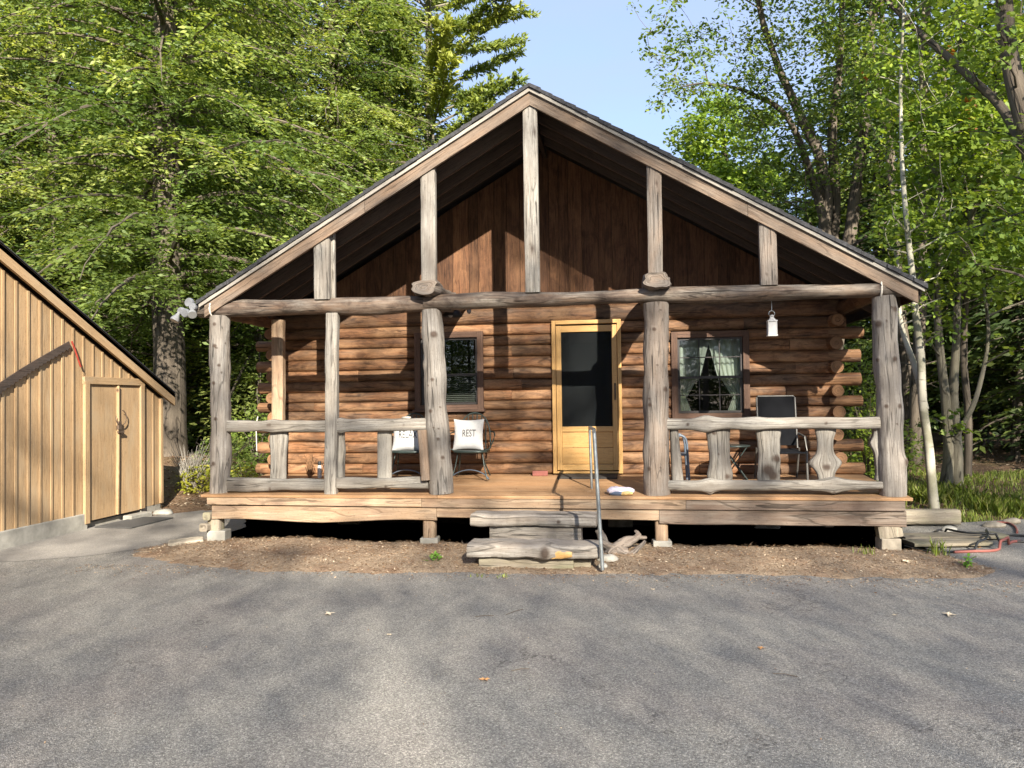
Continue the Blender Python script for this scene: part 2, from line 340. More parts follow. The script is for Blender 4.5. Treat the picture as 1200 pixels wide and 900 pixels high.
# glass: a clear pane that mirrors the trees in front of it
def glass(name, tint, ior, rough=.01, dens=.0):
    t = NT(name); t.n.remove(t.b)
    tr = t.new('ShaderNodeBsdfTransparent'); tr.inputs[0].default_value = (*tint, 1); gl = t.new('ShaderNodeBsdfGlossy'); gl.inputs['Roughness'].default_value = rough
    fr = t.new('ShaderNodeFresnel'); fr.inputs[0].default_value = ior
    ms = t.new('ShaderNodeMixShader'); t.t.links.new(fr.outputs[0], ms.inputs[0]); t.t.links.new(tr.outputs[0], ms.inputs[1]); t.t.links.new(gl.outputs[0], ms.inputs[2])
    t.t.links.new(ms.outputs[0], t.out.inputs[0]); return t.m
M['glass'] = glass('window_glass', (.88, .92, .9), 1.75)
t = NT('insect_screen'); tr = t.new('ShaderNodeBsdfTransparent'); ms = t.new('ShaderNodeMixShader'); ms.inputs[0].default_value = .62
t.fin((.007, .009, .010), .7, .12); t.t.links.new(t.b.outputs[0], ms.inputs[2]); t.t.links.new(tr.outputs[0], ms.inputs[1]); t.t.links.new(ms.outputs[0], t.out.inputs[0]); M['screen'] = t.m

# ================================================================== ground
def sm(a, b, x):
    u = min(1, max(0, (x - a) / (b - a))); return u * u * (3 - 2 * u)
def gz(x, y):
    z = -.03
    z += .75 * math.exp(-(((x + 9.6) / 2.6) ** 2 + ((y - 7.0) / 3.4) ** 2))
    z += .28 * sm(3.0, 5.5, y) * sm(4.8, 6.2, x) 
    z += 1.0 * sm(9, 30, y) * (.6 + .4 * nz(x * .08, y * .08))
    if -4.3 < x < 4.3: z -= .55 * sm(0, .6, y) * (1 - sm(8, 9, y))  # ground shaped lower under the cabin so the crawl space goes dark
    far = sm(3.5, 6, y) if x > 4.5 or x < -6 else (sm(9.5, 12, y))
    z += far * .12 * nz(x * .7, y * .7)
    return z
xs = sorted(set(list(np.arange(-30, 30.1, .5)) + list(np.arange(-200, -30, 14)) + list(np.arange(32, 200, 14))))
ys = sorted(set(list(np.arange(-10, 40.1, .5)) + list(np.arange(-200, -10, 14)) + list(np.arange(45, 300, 20))))
V = [(x, y, gz(x, y)) for y in ys for x in xs]; nx = len(xs)
F = [(j * nx + i, j * nx + i + 1, (j + 1) * nx + i + 1, (j + 1) * nx + i) for j in range(len(ys) - 1) for i in range(nx - 1)]
g = raw_mesh('ground', V, F, M['floor'], True); tag(g, None, None, None, 'structure')

def ragged(pts, step=.12, amp=.04, seed=0):
    out = []
    for i in range(len(pts)):
        a = Vector((*pts[i], 0)); b = Vector((*pts[(i + 1) % len(pts)], 0)); n = max(1, int((b - a).length / step)) if (b - a).length < 20 else 1
        for k in range(n):
            p = a.lerp(b, k / n); q = amp * 1.6 * nz(p.x * 1.7 + seed, p.y * 1.7) + amp * nz(p.x * 7, p.y * 7 + seed)
            out.append((p.x + q, p.y + q * .8 * (1 if k % 2 else .6)))
    return out
def sheet(name, pts, z, mat, kind='structure', zf=None):
    me = bpy.data.meshes.new(name); import bmesh
    bm = bmesh.new(); vs_ = [bm.verts.new((x, y, z)) for x, y in pts]; f = bm.faces.new(vs_)
    if f.normal.z < 0: f.normal_flip()
    bmesh.ops.triangulate(bm, faces=bm.faces[:]); bm.to_mesh(me); bm.free(); me.materials.append(mat)
    o = bpy.data.objects.new(name, me); COL.objects.link(o); tag(o, None, None, None, kind); return o
drive = [(-22, -40), (30, -40), (30, -4), (16, .5), (9.5, 2.6), (6.9, 3.0), (5.3, 2.35), (4.45, 1.9), (4.6, .2), (4.3, -.25), (-4.3, -.25), (-4.6, 1.6), (-5.2, 2.9), (-6.2, 3.3), (-6.9, 3.2), (-6.9, -3), (-7.0, -12), (-22, -12)]
sheet('driveway', ragged(drive, .15, .05, 3), .0, M['asphalt'])
pth = [(-6.82, -.9), (-6.0, -1.15), (-5.3, -.72), (-4.75, .1), (-4.45, .8), (-4.5, 1.6), (-5.2, 2.8), (-6.2, 3.15), (-6.82, 3.1)]
sheet('path', ragged(pth, .12, .05, 9), .004, M['path'])
# dirt bed in front of and below the porch: a low mound over the asphalt, sunk under the deck to go dark
bed = [(-4.75, -.75), (-3.9, -1.12), (-2.8, -1.42), (-1, -1.33), (.8, -1.22), (2.4, -1.12), (3.6, -1.15), (4.55, -1.1), (4.85, -.62), (4.7, .15), (4.35, .9), (4.2, 2.2), (-4.2, 2.2), (-4.4, .9), (-4.75, .2), (-4.95, -.25)]
def inside(x, y, P):
    c = False; j = len(P) - 1
    for i in range(len(P)):
        if (P[i][1] > y) != (P[j][1] > y) and x < (P[j][0] - P[i][0]) * (y - P[i][1]) / (P[j][1] - P[i][1]) + P[i][0]: c = not c
        j = i
    return c
def edist(x, y, P):
    d = 9
    for i in range(len(P)):
        ax, ay = P[i]; bx, by = P[(i + 1) % len(P)]; t_ = max(0, min(1, ((x - ax) * (bx - ax) + (y - ay) * (by - ay)) / ((bx - ax) ** 2 + (by - ay) ** 2)))
        d = min(d, math.hypot(x - ax - t_ * (bx - ax), y - ay - t_ * (by - ay)))
    return d
def bedz(x, y):
    d = edist(x, y, bed) * (1 if inside(x, y, bed) else -1) + .12 * nz(x * 2.3, y * 2.3) + .10 * nz(x * 8, y * 8) + .04 * nz(x * 23, y * 23)
    z = -.02 + .034 * sm(-.05, .08, d) + .05 * sm(0, .6, d)
    z += (.012 * nz(x * 5, y * 5) + .008 * nz(x * 17, y * 17)) * sm(0, .2, d)
    z += .05 * math.exp(-((x + 3.0) / .6) ** 2 - ((y + .1) / .35) ** 2) - .46 * sm(.14, .75, y + .12 * nz(x * 2.1, 4.4))
    return z
bx = np.arange(-5.2, 5.11, .05); by = np.arange(-1.7, 2.31, .05); nx = len(bx)
V = [(x, y, bedz(x, y)) for y in by for x in bx]
F = [(j * nx + i, j * nx + i + 1, (j + 1) * nx + i + 1, (j + 1) * nx + i) for j in range(len(by) - 1) for i in range(nx - 1)]
F = [f for f in F if max(V[i][2] for i in f) > -.016 or V[f[0]][1] > .1]
tag(raw_mesh('dirt_bed', V, F, M['dirt'], True), None, None, None, 'structure')

# ================================================================== the cabin
DK, DKB = .66, .745                                   # deck height at the front edge and at the wall
cab = thing('log_cabin', 'brown log cabin with a wide gabled porch roof on grey tree-trunk posts', 'cabin', (0, 1.9, 0))
def cpart(o): o.parent = cab; o.location -= cab.location; return o
# ---- log wall
seams = [.745, .897, 1.059, 1.22, 1.369, 1.518, 1.679, 1.816, 1.965, 2.126, 2.288, 2.45, 2.612, 2.762, 2.924, 3.16]
holes = [(-1.965, -.94, 1.679, 2.82), (1.745, 2.805, 1.518, 2.74), (.07, 1.045, .7, 2.94)]
mb = MB(); me_ = MB()
for i in range(len(seams) - 1):
    z0, z1 = seams[i], seams[i + 1]; zc = (z0 + z1) / 2; h = (z1 - z0) / 2; through = i % 2 == 0
    lo, hi = (-4.40, 4.28) if through else (-3.98, 3.88)
    if i >= 13: lo, hi = -4.1, 4.1
    segs = [(lo, hi)]
    for (a, b, c0, c1) in holes:
        if c0 < zc < c1: segs = [s for (x0, x1) in segs for s in ((x0, min(x1, a)), (max(x0, b), x1)) if s[1] - s[0] > .02]
    out = []
    for (x0, x1) in segs:
        if x1 - x0 > 2.2 and random.random() < .9 or x1 - x0 > 3:
            k = random.uniform(.3, .7); out += [(x0, x0 + (x1 - x0) * k - .002), (x0 + (x1 - x0) * k + .002, x1)]
        elif x1 - x0 > .9 and random.random() < .4:
            k = random.uniform(.35, .65); out += [(x0, x0 + (x1 - x0) * k - .002), (x0 + (x1 - x0) * k + .002, x1)]
        else: out.append((x0, x1))
    for (x0, x1) in out:
        n = max(4, int((x1 - x0) / .09)); bow = random.uniform(-.006, .006)
        cs = wob(lin((x0, 1.92 + random.uniform(-.006, .006), zc + bow), (x1, 1.92, zc - bow), n), .006, 1.2)
        kn = [(random.random(), random.gauss(0, .5) + math.pi * 1.5, random.uniform(.015, .03), .003) for _ in range(int((x1 - x0) * 2.2))]
        mb.loft(cs, [h + .0035] * n, [.098] * n, n=26, up=(0, 1, 0), ex=3.3, rough=.035, rs=5, knots=kn, capr=.012)
    # side-wall log ends poking out between the through logs
    if not through and i < 14:
        for sx, px in ((-1, -4.10), (1, 3.93)):
            me_ = MB(); me_.loft(wob(lin((px + random.uniform(-.02, .02), 1.63 + random.uniform(-.04, .04), zc), (px, 2.3, zc), 9), .006), [h + .004] * 9, n=16, up=(0, 0, 1), rough=.05, capr=.006); cpart(me_.build('log_end', M['logend']))
    if through and i < 14:
        for x0, x1 in ((-4.44 + random.uniform(-.03, .03), -3.96), (3.86, 4.30 + random.uniform(-.02, .03))):
            me_ = MB(); me_.loft(wob(lin((x0, 1.93, zc), (x1, 1.93, zc), 8), .004), [h + .006] * 8, [.115] * 8, n=16, up=(0, 1, 0), ex=2.2, rough=.05, capr=.008); cpart(me_.build('log_end', M['logend']))
cpart(mb.build('log_wall', M['log']))
mb = MB()
for i in range(len(seams) - 2):                       # side and back walls
    zc = (seams[i] + seams[i + 1]) / 2
    for px in (-4.16, 4.02): mb.loft(lin((px, 2.1, zc), (px, 8.9, zc), 12), [.083] * 12, n=10, up=(0, 0, 1), rough=.03)
    mb.loft(lin((-4.1, 8.8, zc), (4.0, 8.8, zc), 12), [.083] * 12, n=8, up=(0, 0, 1), rough=.03)
cpart(mb.build('side_walls', M['log']))
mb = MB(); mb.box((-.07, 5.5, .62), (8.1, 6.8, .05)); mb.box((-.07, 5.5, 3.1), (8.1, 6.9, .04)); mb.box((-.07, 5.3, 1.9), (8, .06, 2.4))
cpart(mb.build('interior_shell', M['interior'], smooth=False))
# ---- gable wall of vertical boards
RZ, SL = 5.66, .581
mb = MB(); x = -4.2
while x < 4.2:
    wd = random.choice((.14, .19, .24)); xa, xb = x + .0025, min(x + wd - .0025, 4.2)
    za, zb = RZ - .19 - SL * abs(xa), RZ - .19 - SL * abs(xb); zm = 3.13; yf = 1.885 + random.uniform(-.004, .004)
    if min(za, zb) > zm + .02:
        pts = [(xa, zm), (xb, zm), (xb, zb), (xa, za)]; ou, ov = random.uniform(0, 50), random.uniform(0, 50)
        VV = [(p[0], yf, p[1]) for p in pts] + [(p[0], yf + .03, p[1]) for p in pts]
        FF = [(0, 1, 2, 3), (7, 6, 5, 4), (0, 4, 5, 1), (1, 5, 6, 2), (3, 7, 4, 0)]
        mb.add(VV, FF, [[(VV[i][2] + ou, VV[i][0] + VV[i][1] + ov) for i in f] for f in FF], None, random.random())
    x += wd
cpart(mb.build('gable_wall', M['gable'], smooth=False))
k = MB(); zz = RZ - .25
k.add([(-4.1, 1.925, 3.1), (4.1, 1.925, 3.1), (4.1, 1.925, RZ - .25 - SL * 4.1), (0, 1.925, zz), (-4.1, 1.925, RZ - .25 - SL * 4.1)], [(0, 1, 2, 3, 4)], [[(0, 0)] * 5]); cpart(k.build('gable_light_stop', M['interior'], smooth=False))  # dark sheet added to stop light showing through the board gaps
# ---- roof
roof = MB(); y0, y1 = -.02, 9.3
def slope_board(mb, side, top_off, th, ya, yb, x_in, x_out, tint=None):
    """a board lying along the slope: its top face is top_off below the roof line, th thick (measured vertically)"""
    n = 22; VV = []; FF = []; UU = []; ou, ov = random.uniform(0, 50), random.uniform(0, 50)
    for i in range(n):
        x = x_in + (x_out - x_in) * i / (n - 1); z = RZ - SL * x - top_off
        for (yy, dz) in ((ya, 0), (ya, -th), (yb, -th), (yb, 0)): VV.append((side * x, yy, z + dz))
    for i in range(n - 1):
        for j in range(4):
            j2 = (j + 1) % 4; f = [i * 4 + j, i * 4 + j2, (i + 1) * 4 + j2, (i + 1) * 4 + j]
            FF.append(tuple(f if side > 0 else f[::-1])); w_ = [0, th, th + abs(yb - ya), 2 * th + abs(yb - ya), 2 * th + 2 * abs(yb - ya)]
            xx = [x_in + (x_out - x_in) * k / (n - 1) * 1.15 for k in (i, i + 1)]
            u = [(xx[0] + ou, w_[j] + ov), (xx[0] + ou, w_[j + 1] + ov), (xx[1] + ou, w_[j + 1] + ov), (xx[1] + ou, w_[j] + ov)]
            UU.append(u if side > 0 else u[::-1])
    for e in (0, n - 1): FF.append(tuple(e * 4 + k for k in range(4))); UU.append([(ou, ov)] * 4)
    mb.add(VV, FF, UU, None, tint)
XL, XR = 4.32, 4.46
for sd_, xo in ((-1, XL), (1, XR)): slope_board(roof, sd_, .045, .03, y0 + .035, y1, 0, xo - .03)
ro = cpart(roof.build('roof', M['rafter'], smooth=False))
sh = MB()
for sd_, xo in ((-1, XL), (1, XR)):                    # overlapping shingle courses with a lumpy front edge
    k = 0; x = .0
    while x < xo + .02:
        xe = min(x + .145, xo + .03)
        yy = y0 - .025
        while yy < y1:
            ye = yy + random.choice((.3, .33, .36)) if yy < 1 else y1
            za, zb = RZ - SL * x + .002, RZ - SL * xe + .012 + random.uniform(0, .006)
            yf = yy + (random.uniform(-.012, .012) if yy < y0 else 0)
            VV = [(sd_ * x, yf, za), (sd_ * xe, yf, zb), (sd_ * xe, ye, zb), (sd_ * x, ye, za), (sd_ * x, yf, za - .042), (sd_ * xe, yf, zb - .055), (sd_ * xe, ye, zb - .055), (sd_ * x, ye, za - .042)]
            FF = [(0, 1, 2, 3), (0, 4, 5, 1), (1, 5, 6, 2), (7, 6, 5, 4), (3, 7, 4, 0)]
            if sd_ < 0: FF = [f[::-1] for f in FF]
            sh.add(VV, FF, [[(0, 0)] * len(f) for f in FF], None, random.random()); yy = ye + .001
        x += .14
o = sh.build('shingles', M['shingle'], smooth=False); o.parent = ro
for sd_, xo in ((-1, XL), (1, XR)):
    d = MB(); slope_board(d, sd_, .046, .044, y0, y0 + .03, 0.0, xo); o = d.build('drip_board', M['trimgrey'], smooth=False); o.parent = ro
    k = MB(); xm = 2.55 if sd_ > 0 else 2.1
    slope_board(k, sd_, .093, .155, y0 + .035, y0 + .08, .0, xm - .002); slope_board(k, sd_, .093, .155, y0 + .033, y0 + .08, xm + .002, xo - .06)
    o = k.build('rake_board', M['rake'], smooth=False); o.parent = ro
    for yy in (.48, .93, 1.38):
        k = MB(); slope_board(k, sd_, .078, .19, yy, yy + .045, .03, xo - .1); o = k.build('rafter', M['rafterlight'], smooth=False); o.parent = ro
    k = MB(); xe = xo - .03; k.box((sd_ * (xe), (y0 + y1) / 2 + .05, RZ - SL * xe - .12), (.03, y1 - y0 - .1, .13)); o = k.build('eave_board', M['rafter'], smooth=False); o.parent = ro
k = MB(); k.box((0, (.06 + 1.88) / 2, RZ - .22), (.05, 1.8, .24)); o = k.build('ridge_board', M['rafter'], smooth=False); o.parent = ro
# ---- gable uprights (squared, weathered)
def squared(mb, a, b, w, d, n=14, wa=.004, knots=None, up=(0, 1, 0), ex=7, rough=.02):
    if knots is None: knots = [(random.random(), random.choice((1.5, 1.5, 0, 1)) * math.pi + random.gauss(0, .25), random.uniform(.018, .035), .003) for _ in range(int((Vector(a) - Vector(b)).length * 2) + 1)]
    mb.loft(wob(lin(a, b, n), wa, 1.5), [w / 2] * n, [d / 2] * n, n=20, up=up, ex=ex, rough=rough, rs=7, knots=knots)
for x, w_, zt, zb_, in ((-2.69, .205, 4.0, 3.125), (-1.30, .185, 4.80, 3.30), (0, .178, 5.44, 3.125), (1.48, .175, 4.70, 3.31), (2.785, .195, 3.94, 3.12)):
    k = MB(); squared(k, (x, .10, zb_), (x + random.uniform(-.01, .01), .10, zt - .0), w_, .12); cpart(k.build('gable_post', M['greydark' if x > 1 else 'grey']))
k = MB(); squared(k, (-2.575, .16, 3.13), (-2.575, .16, 4.0), .06, .06); cpart(k.build('gable_stud', M['grey']))
# tie beams running back to the wall on top of the porch beam
for x in (-1.31, 1.48):
    k = MB(); k.loft(wob(lin((x, -.12, 3.20), (x, 1.95, 3.22), 14), .02), [.15, .165, .155] + [.14] * 11, [.085, .10, .10] + [.095] * 11, n=26, up=(0, 0, 1), ex=3.2, rough=.3, knots=[(.1, 1, .05, .01)], capr=-.01)
    cpart(k.build('tie_beam', M['greydark']))
# ---- the beam: two logs lapped over the left-centre post
k = MB(); k.loft(wob(lin((-4.40, .16, 3.055), (-1.02, .16, 3.035), 40), .03, 1.1, 3), [.108 + .01 * math.sin(i * .3) for i in range(40)], [.12] * 40, n=20, rough=.09, knots=[(.1, 4.7, .05, .012), (.35, 4.5, .03, .01), (.62, 4.9, .04, .01)], capr=.01)
cpart(k.build('beam', M['beam']))
k = MB(); k.loft(wob(lin((-1.36, .13, 3.052), (4.36, .14, 3.035), 60), .03, .9, 11), [.092 + .012 * math.sin(i * .21) for i in range(60)], [.115] * 60, n=20, rough=.09, knots=[(.2, 4.6, .04, .012), (.5, 4.9, .05, .012), (.8, 4.6, .03, .01), (.93, 5, .05, .015)], capr=.01)
cpart(k.build('beam', M['beam']))
for x in (-4.12, 4.06):                               # plates over the sides of the porch
    k = MB(); k.loft(wob(lin((x, .25, 3.03), (x, 1.9, 3.03), 10), .01), [.095] * 10, n=14, up=(0, 0, 1), rough=.06); cpart(k.build('side_plate', M['log']))
# ---- log posts
def logpost(x0, x1, z0, z1, r0, r1, knots, y=.16, mat='post', wa=.03, n=120, seed=None):
    k = MB(); rr = [r0 + (r1 - r0) * i / (n - 1) + .005 * math.sin(i * .21 + x0) for i in range(n)]
    k.loft(wob(lin((x0, y, z0), (x1, y, z1), n), wa, 1.3, seed), rr, n=44, up=(0, 1, 0), rough=.09, rs=4.5, knots=[(a, b, c * 1.15, d * 1.2) for a, b, c, d in knots] + [(random.random(), f_ + random.gauss(0, .7), .02, .004) for _ in range(5)])
    return cpart(k.build('log_post', M[mat]))
f_ = -math.pi / 2                                      # the side facing the drive
logpost(-4.135, -4.125, DK, 2.96, .128, .128, [(.17, f_ + .2, .035, .008), (.42, f_, .03, .006), (.62, f_ + .2, .032, .008), (.72, f_ - .4, .025, .006), (.83, f_, .03, .008), (.95, f_, .03, .008), (.3, f_ + 1.4, .04, .015)], wa=.02)
logpost(-1.19, -1.29, DK, 2.96, .152, .128, [(.86, f_ - .3, .05, .02), (.62, f_, .028, .006), (.45, f_ + .3, .03, .008), (.3, f_ - .2, .025, .01), (.7, f_ + 1.4, .05, .02), (.2, f_ - .5, .03, .006)], wa=.02, seed=4)
logpost(1.455, 1.475, DK, 2.96, .152, .146, [(.14, f_ + .6, .03, .01), (.86, f_ + .2, .03, .006), (.55, f_ - .7, .04, .012), (.47, f_ + .5, .03, .008), (.75, f_ - 1.2, .04, .012)], mat='greydark', wa=.02, seed=8)
logpost(4.125, 4.07, DK, 2.96, .15, .132, [(.68, f_ - .35, .035, .014), (.68, f_ + .9, .03, .012), (.45, f_ - .5, .035, .008), (.45, f_ + .5, .03, .008), (.17, f_ - .9, .05, .03), (.86, f_ + .8, .05, .014), (.93, f_ - .6, .04, .01)], wa=.025, seed=15)
# squared slender posts
k = MB(); squared(k, (-2.60, .10, DK), (-2.575, .13, 2.95), .155, .12, 24, .01); cpart(k.build('slender_post', M['grey']))
k = MB(); squared(k, (-3.72, 1.0, .70), (-3.70, 1.0, 2.98), .165, .13, 24, .01); cpart(k.build('slender_post', M['fascia']))
# ---- railings
def live(name, a, b, rx_, ry_, up, knots=(), mat='grey', ex=3.2, n=36, wa=.012, rough=.05, seed=None, parent=None, bumps=()):
    """live-edge plank: half-widths rx_ (function of t) and ry_; bumps shift it sideways"""
    k = MB(); cs = wob(lin(a, b, n), wa, 1.6, seed)
    rx = [rx_(i / (n - 1)) if callable(rx_) else rx_ for i in range(n)]; ry = [ry_(i / (n - 1)) if callable(ry_) else ry_ for i in range(n)]
    k.loft(cs, rx, ry, n=22, up=up, ex=ex, rough=rough, rs=5, knots=list(knots), capr=.002)
    o = k.build(name, M[mat]); 
    if parent is not None: o.parent = parent; o.location -= Vector(parent['_w'])
    else: cpart(o)
    return o
def G(c, w_, h): return lambda t: h * math.exp(-((t - c) / w_) ** 2)
def railing(x0, x1):
    r = bpy.data.objects.new('railing', None); COL.objects.link(r); r.location = ((x0 + x1) / 2, .14, DK); r['_w'] = tuple(r.location); w_ = Vector(r.location); r.parent = cab; r.location = w_ - Vector(cab.location); return r
rl = railing(-4, -1.3); rr_ = railing(1.6, 4)
up = (0, 1, 0)
# for a board along x, rx is vertical half-height (side = tangent x up = z), ry is the depth
live('top_rail', (-4.0, .13, 1.522), (-2.62, .12, 1.52), lambda t: .074 + G(.45, .06, .012)(t) - G(.3, .08, .01)(t), .045, up, [(.42, -1.4, .035, .006)], ex=5, parent=rl)
live('top_rail', (-2.54, .12, 1.525), (-1.33, .12, 1.527), lambda t: .078 + G(.05, .05, .02)(t) + G(.3, .08, .008)(t), .045, up, [(.33, f_, .02, .004), (.75, f_, .02, .004)], ex=5, parent=rl)
live('bottom_rail', (-4.0, .13, .765), (-2.62, .12, .77), lambda t: .093 - .022 * t - G(.55, .12, .012)(t), .045, up, [(.42, f_ - .6, .03, .008)], ex=5, parent=rl)
live('bottom_rail', (-2.53, .12, .795), (-1.34, .12, .80), lambda t: .068 + .008 * math.sin(t * 9), .045, up, [(.55, f_ - .7, .03, .006)], ex=5, parent=rl)
for (xa, za, xb, zb, w0, mat, fn) in ((-3.335, 1.46, -3.35, .84, .115, 'grey', G(.85, .2, .015)), (-2.565, 1.45, -2.575, .84, .12, 'grey', G(.6, .15, .015)), (-1.93, 1.455, -1.93, .85, .098, 'trimgrey', G(.5, .1, .0)), (-1.40, 1.46, -1.36, .84, .06, 'rake', G(.5, .1, .0))):
    live('baluster', (xb, .20 if xa < -1.5 else .05, zb), (xa, .20 if xa < -1.5 else .05, za), lambda t, w0=w0, fn=fn: w0 * .95 + fn(t), .045, up, [(random.random(), f_, .02, .004)], mat=mat, parent=rl, n=20)
live('top_rail', (1.58, .14, 1.505), (3.98, .13, 1.50), lambda t: .068 + G(.19, .045, .035)(t) + G(.42, .05, .012)(t), .06, up, [(.1, f_, .03, .0), (.75, f_, .025, .0)], mat='grey', ex=3, parent=rr_, n=50, rough=.07)
live('bottom_rail', (1.58, .13, .775), (4.0, .13, .785), lambda t: .062 + G(.2, .035, .028)(t) + G(.78, .05, .035)(t) - .018 * sm(.85, 1, t), .055, up, [(.2, f_ - .9, .03, .03), (.78, f_ - .8, .03, .02), (.4, f_, .02, .004)], mat='grey', ex=3, parent=rr_, n=50, rough=.08)
B = [(1.665, 1.46, 1.70, .82, lambda t: .05 + .018 * (1 - t), [(.4, f_ - 1.3, .04, .01)]),
     (2.195, 1.455, 2.21, .83, lambda t: .128 + G(.1, .12, .018)(t) - G(.45, .15, .012)(t) + G(.95, .1, .015)(t), [(.9, f_ + .4, .04, .016), (.08, f_ - .5, .045, .014), (.5, f_ + .1, .02, .004)]),
     (2.765, 1.455, 2.755, .83, lambda t: .128 + G(.9, .12, .015)(t) - G(.5, .12, .006)(t), [(.42, f_ - .5, .06, .03), (.2, f_ + .1, .09, .006), (.1, f_ - .3, .08, .004)]),
     (3.405, 1.455, 3.405, .83, lambda t: .092 + G(.32, .14, .07)(t) + G(.95, .12, .03)(t), [(.26, f_, .055, .026), (.35, f_ - 1.5, .05, .03), (.35, f_ + 1.5, .05, .03)]),
     (3.975, 1.44, 4.0, .84, lambda t: .04 + G(.7, .12, .045)(t) + G(0, .1, .02)(t), [(.7, f_ - .4, .03, .02)])]
for (xa, za, xb, zb, fn, kn) in B:
    live('baluster', (xb, .20, zb), (xa, .20, za), fn, .055, up, kn, mat='grey', parent=rr_, n=34, rough=.09, ex=2.8)
for r_ in (rl, rr_): del r_['_w']
# ---- deck
k = MB(); n = 14; 
for i in range(n):
    ya = -.03 + i * 1.93 / n; yc = ya + 1.93 / n / 2; zc = DK + (DKB - DK) * (yc / 1.85) - .0175
    for (xa, xb) in ((-4.30, -1.2 + (i % 3) * .9), (-1.196 + (i % 3) * .9, 4.28)):
        k.box(((xa + xb) / 2, yc, zc), (xb - xa, 1.93 / n - .006, .035), rot=(math.atan((DKB - DK) / 1.85), 0, 0))
cpart(k.build('deck_floor', M['deck'], smooth=False, bevel=.003))
def fboard(xa, xb, zt, zb0, zb1, y, mat, wav=.0):
    n = 40; VV = []; FF = []; UU = []; ou, ov = random.uniform(0, 50), random.uniform(0, 50)
    for i in range(n):
        x = xa + (xb - xa) * i / (n - 1); zb = zb0 + (zb1 - zb0) * i / (n - 1) + wav * nz(x * .9, 3.3)
        for (yy, z) in ((y - .042, zt), (y - .045, zt - .006), (y - .045, zb + .006), (y - .038, zb), (y, zb), (y, zt)): VV.append((x, yy, z))
    for i in range(n - 1):
        for j in range(6):
            j2 = (j + 1) % 6; FF.append((i * 6 + j, i * 6 + j2, (i + 1) * 6 + j2, (i + 1) * 6 + j))
            UU.append([(VV[q][0] + ou, VV[q][2] + VV[q][1] + ov) for q in FF[-1]])
    FF += [tuple(range(6)), tuple((n - 1) * 6 + q for q in range(5, -1, -1))]; UU += [[(ou, ov + .01 * q) for q in range(6)]] * 2
    kb = MB(); kb.add(VV, FF, UU); return cpart(kb.build('fascia_board', M[mat], smooth=False))
fboard(-4.22, -1.40, .618, .53, .515, .03, 'fascia'); fboard(-1.395, 1.78, .618, .512, .505, .03, 'fascia'); fboard(1.785, 4.20, .618, .505, .505, .03, 'fasciag')
fboard(-4.17, -1.22, .510, .325, .33, .06, 'fascia', .05); fboard(-1.215, 1.47, .503, .385, .375, .06, 'fascia', .01); fboard(1.475, 4.22, .503, .345, .32, .06, 'fasciag', .03)
k = MB()
for x in np.arange(-4, 4.1, .8): k.box((x, 1.0, .53), (.05, 1.8, .15))
for y in (.5, 1.75): k.box((0, y, .40), (8.2, .1, .14))
cpart(k.build('joists', M['rafter'], smooth=False))
for x in (-4.2, -1.33, 1.50, 4.05):
    y = .12; k = MB()
    if x > 4: squared(k, (x + .02, y, .20), (x, y, .34), .26, .2, 4)
    elif x < -4: squared(k, (x + .03, y, .08), (x + .03, y, .34), .17, .17, 4); squared(k, (x - .05, y + .12, .22), (x - .05, -.05, .24), .11, .1, 5, up=(0, 0, 1)); squared(k, (x - .03, y + .1, .36), (x - .03, -.02, .38), .1, .1, 5, up=(0, 0, 1))
    else: squared(k, (x, y, .1), (x, y, .38), .15, .14, 5)
    cpart(k.build('foot_post', M['fascia' if -4 < x < 4 else 'timber']))
    k = MB(); s_ = {0: (.24, .2, .19)}.get(0); z_ = .19 if abs(x) > 3 else .13
    k.box((x + (.07 if x < -4 else .0), y, z_ / 2 - .01), ((.24 if x < -4 else .22), .2, z_ + .02), rot=(0, 0, .08)); cpart(k.build('pier_block', M['concrete'] if x < 4 else M['brownstone'], smooth=False, bevel=.012))
for x in (-3, -1, 1, 3):                               # foundation below the log wall
    k = MB(); k.box((x, 1.95, .36), (.35, .3, .72)); cpart(k.build('pier_block', M['brownstone'], smooth=False, bevel=.02))
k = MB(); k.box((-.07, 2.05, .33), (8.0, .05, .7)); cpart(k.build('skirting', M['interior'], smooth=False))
# ---- door
def frame(mb, xa, xb, za, zb, w_, y, d, bw=None):
    bw = w_ if bw is None else bw
    mb.box((xa + w_ / 2, y, (za + zb) / 2), (w_, d, zb - za)); mb.box((xb - w_ / 2, y, (za + zb) / 2), (w_, d, zb - za))
    mb.box(((xa + xb) / 2, y - .002, zb - w_ / 2), (xb - xa - 2 * w_, d, w_)); mb.box(((xa + xb) / 2, y - .002, za + bw / 2), (xb - xa - 2 * w_, d, bw))
dr = bpy.data.objects.new('screen_door', None); COL.objects.link(dr); dr.parent = cab; dw = Vector((.56, 1.82, .78)); dr.location = dw - Vector(cab.location)
def dpart(o): o.parent = dr; o.location -= dw; return o
k = MB(); frame(k, .065, 1.05, .765, 2.945, .055, 1.80, .09, .03); dpart(k.build('door_frame', M['door'], smooth=False, bevel=.004))
k = MB()
xa, xb = .125, .99
k.box((xa + .037, 1.79, 1.84), (.074, .035, 2.06)); k.box((xb - .037, 1.79, 1.84), (.074, .035, 2.06))
k.box(((xa + xb) / 2, 1.788, 2.822), (xb - xa - .148, .035, .09)); k.box(((xa + xb) / 2, 1.788, 1.392), (xb - xa - .148, .035, .075)); k.box(((xa + xb) / 2, 1.788, .85), (xb - xa - .148, .035, .085))
k.box(((xa + xb) / 2, 1.80, 1.24), (xb - xa - .148, .02, .225)); k.box(((xa + xb) / 2, 1.80, 1.01), (xb - xa - .148, .02, .225))
dpart(k.build('door_leaf', M['door'], smooth=False, bevel=.004))
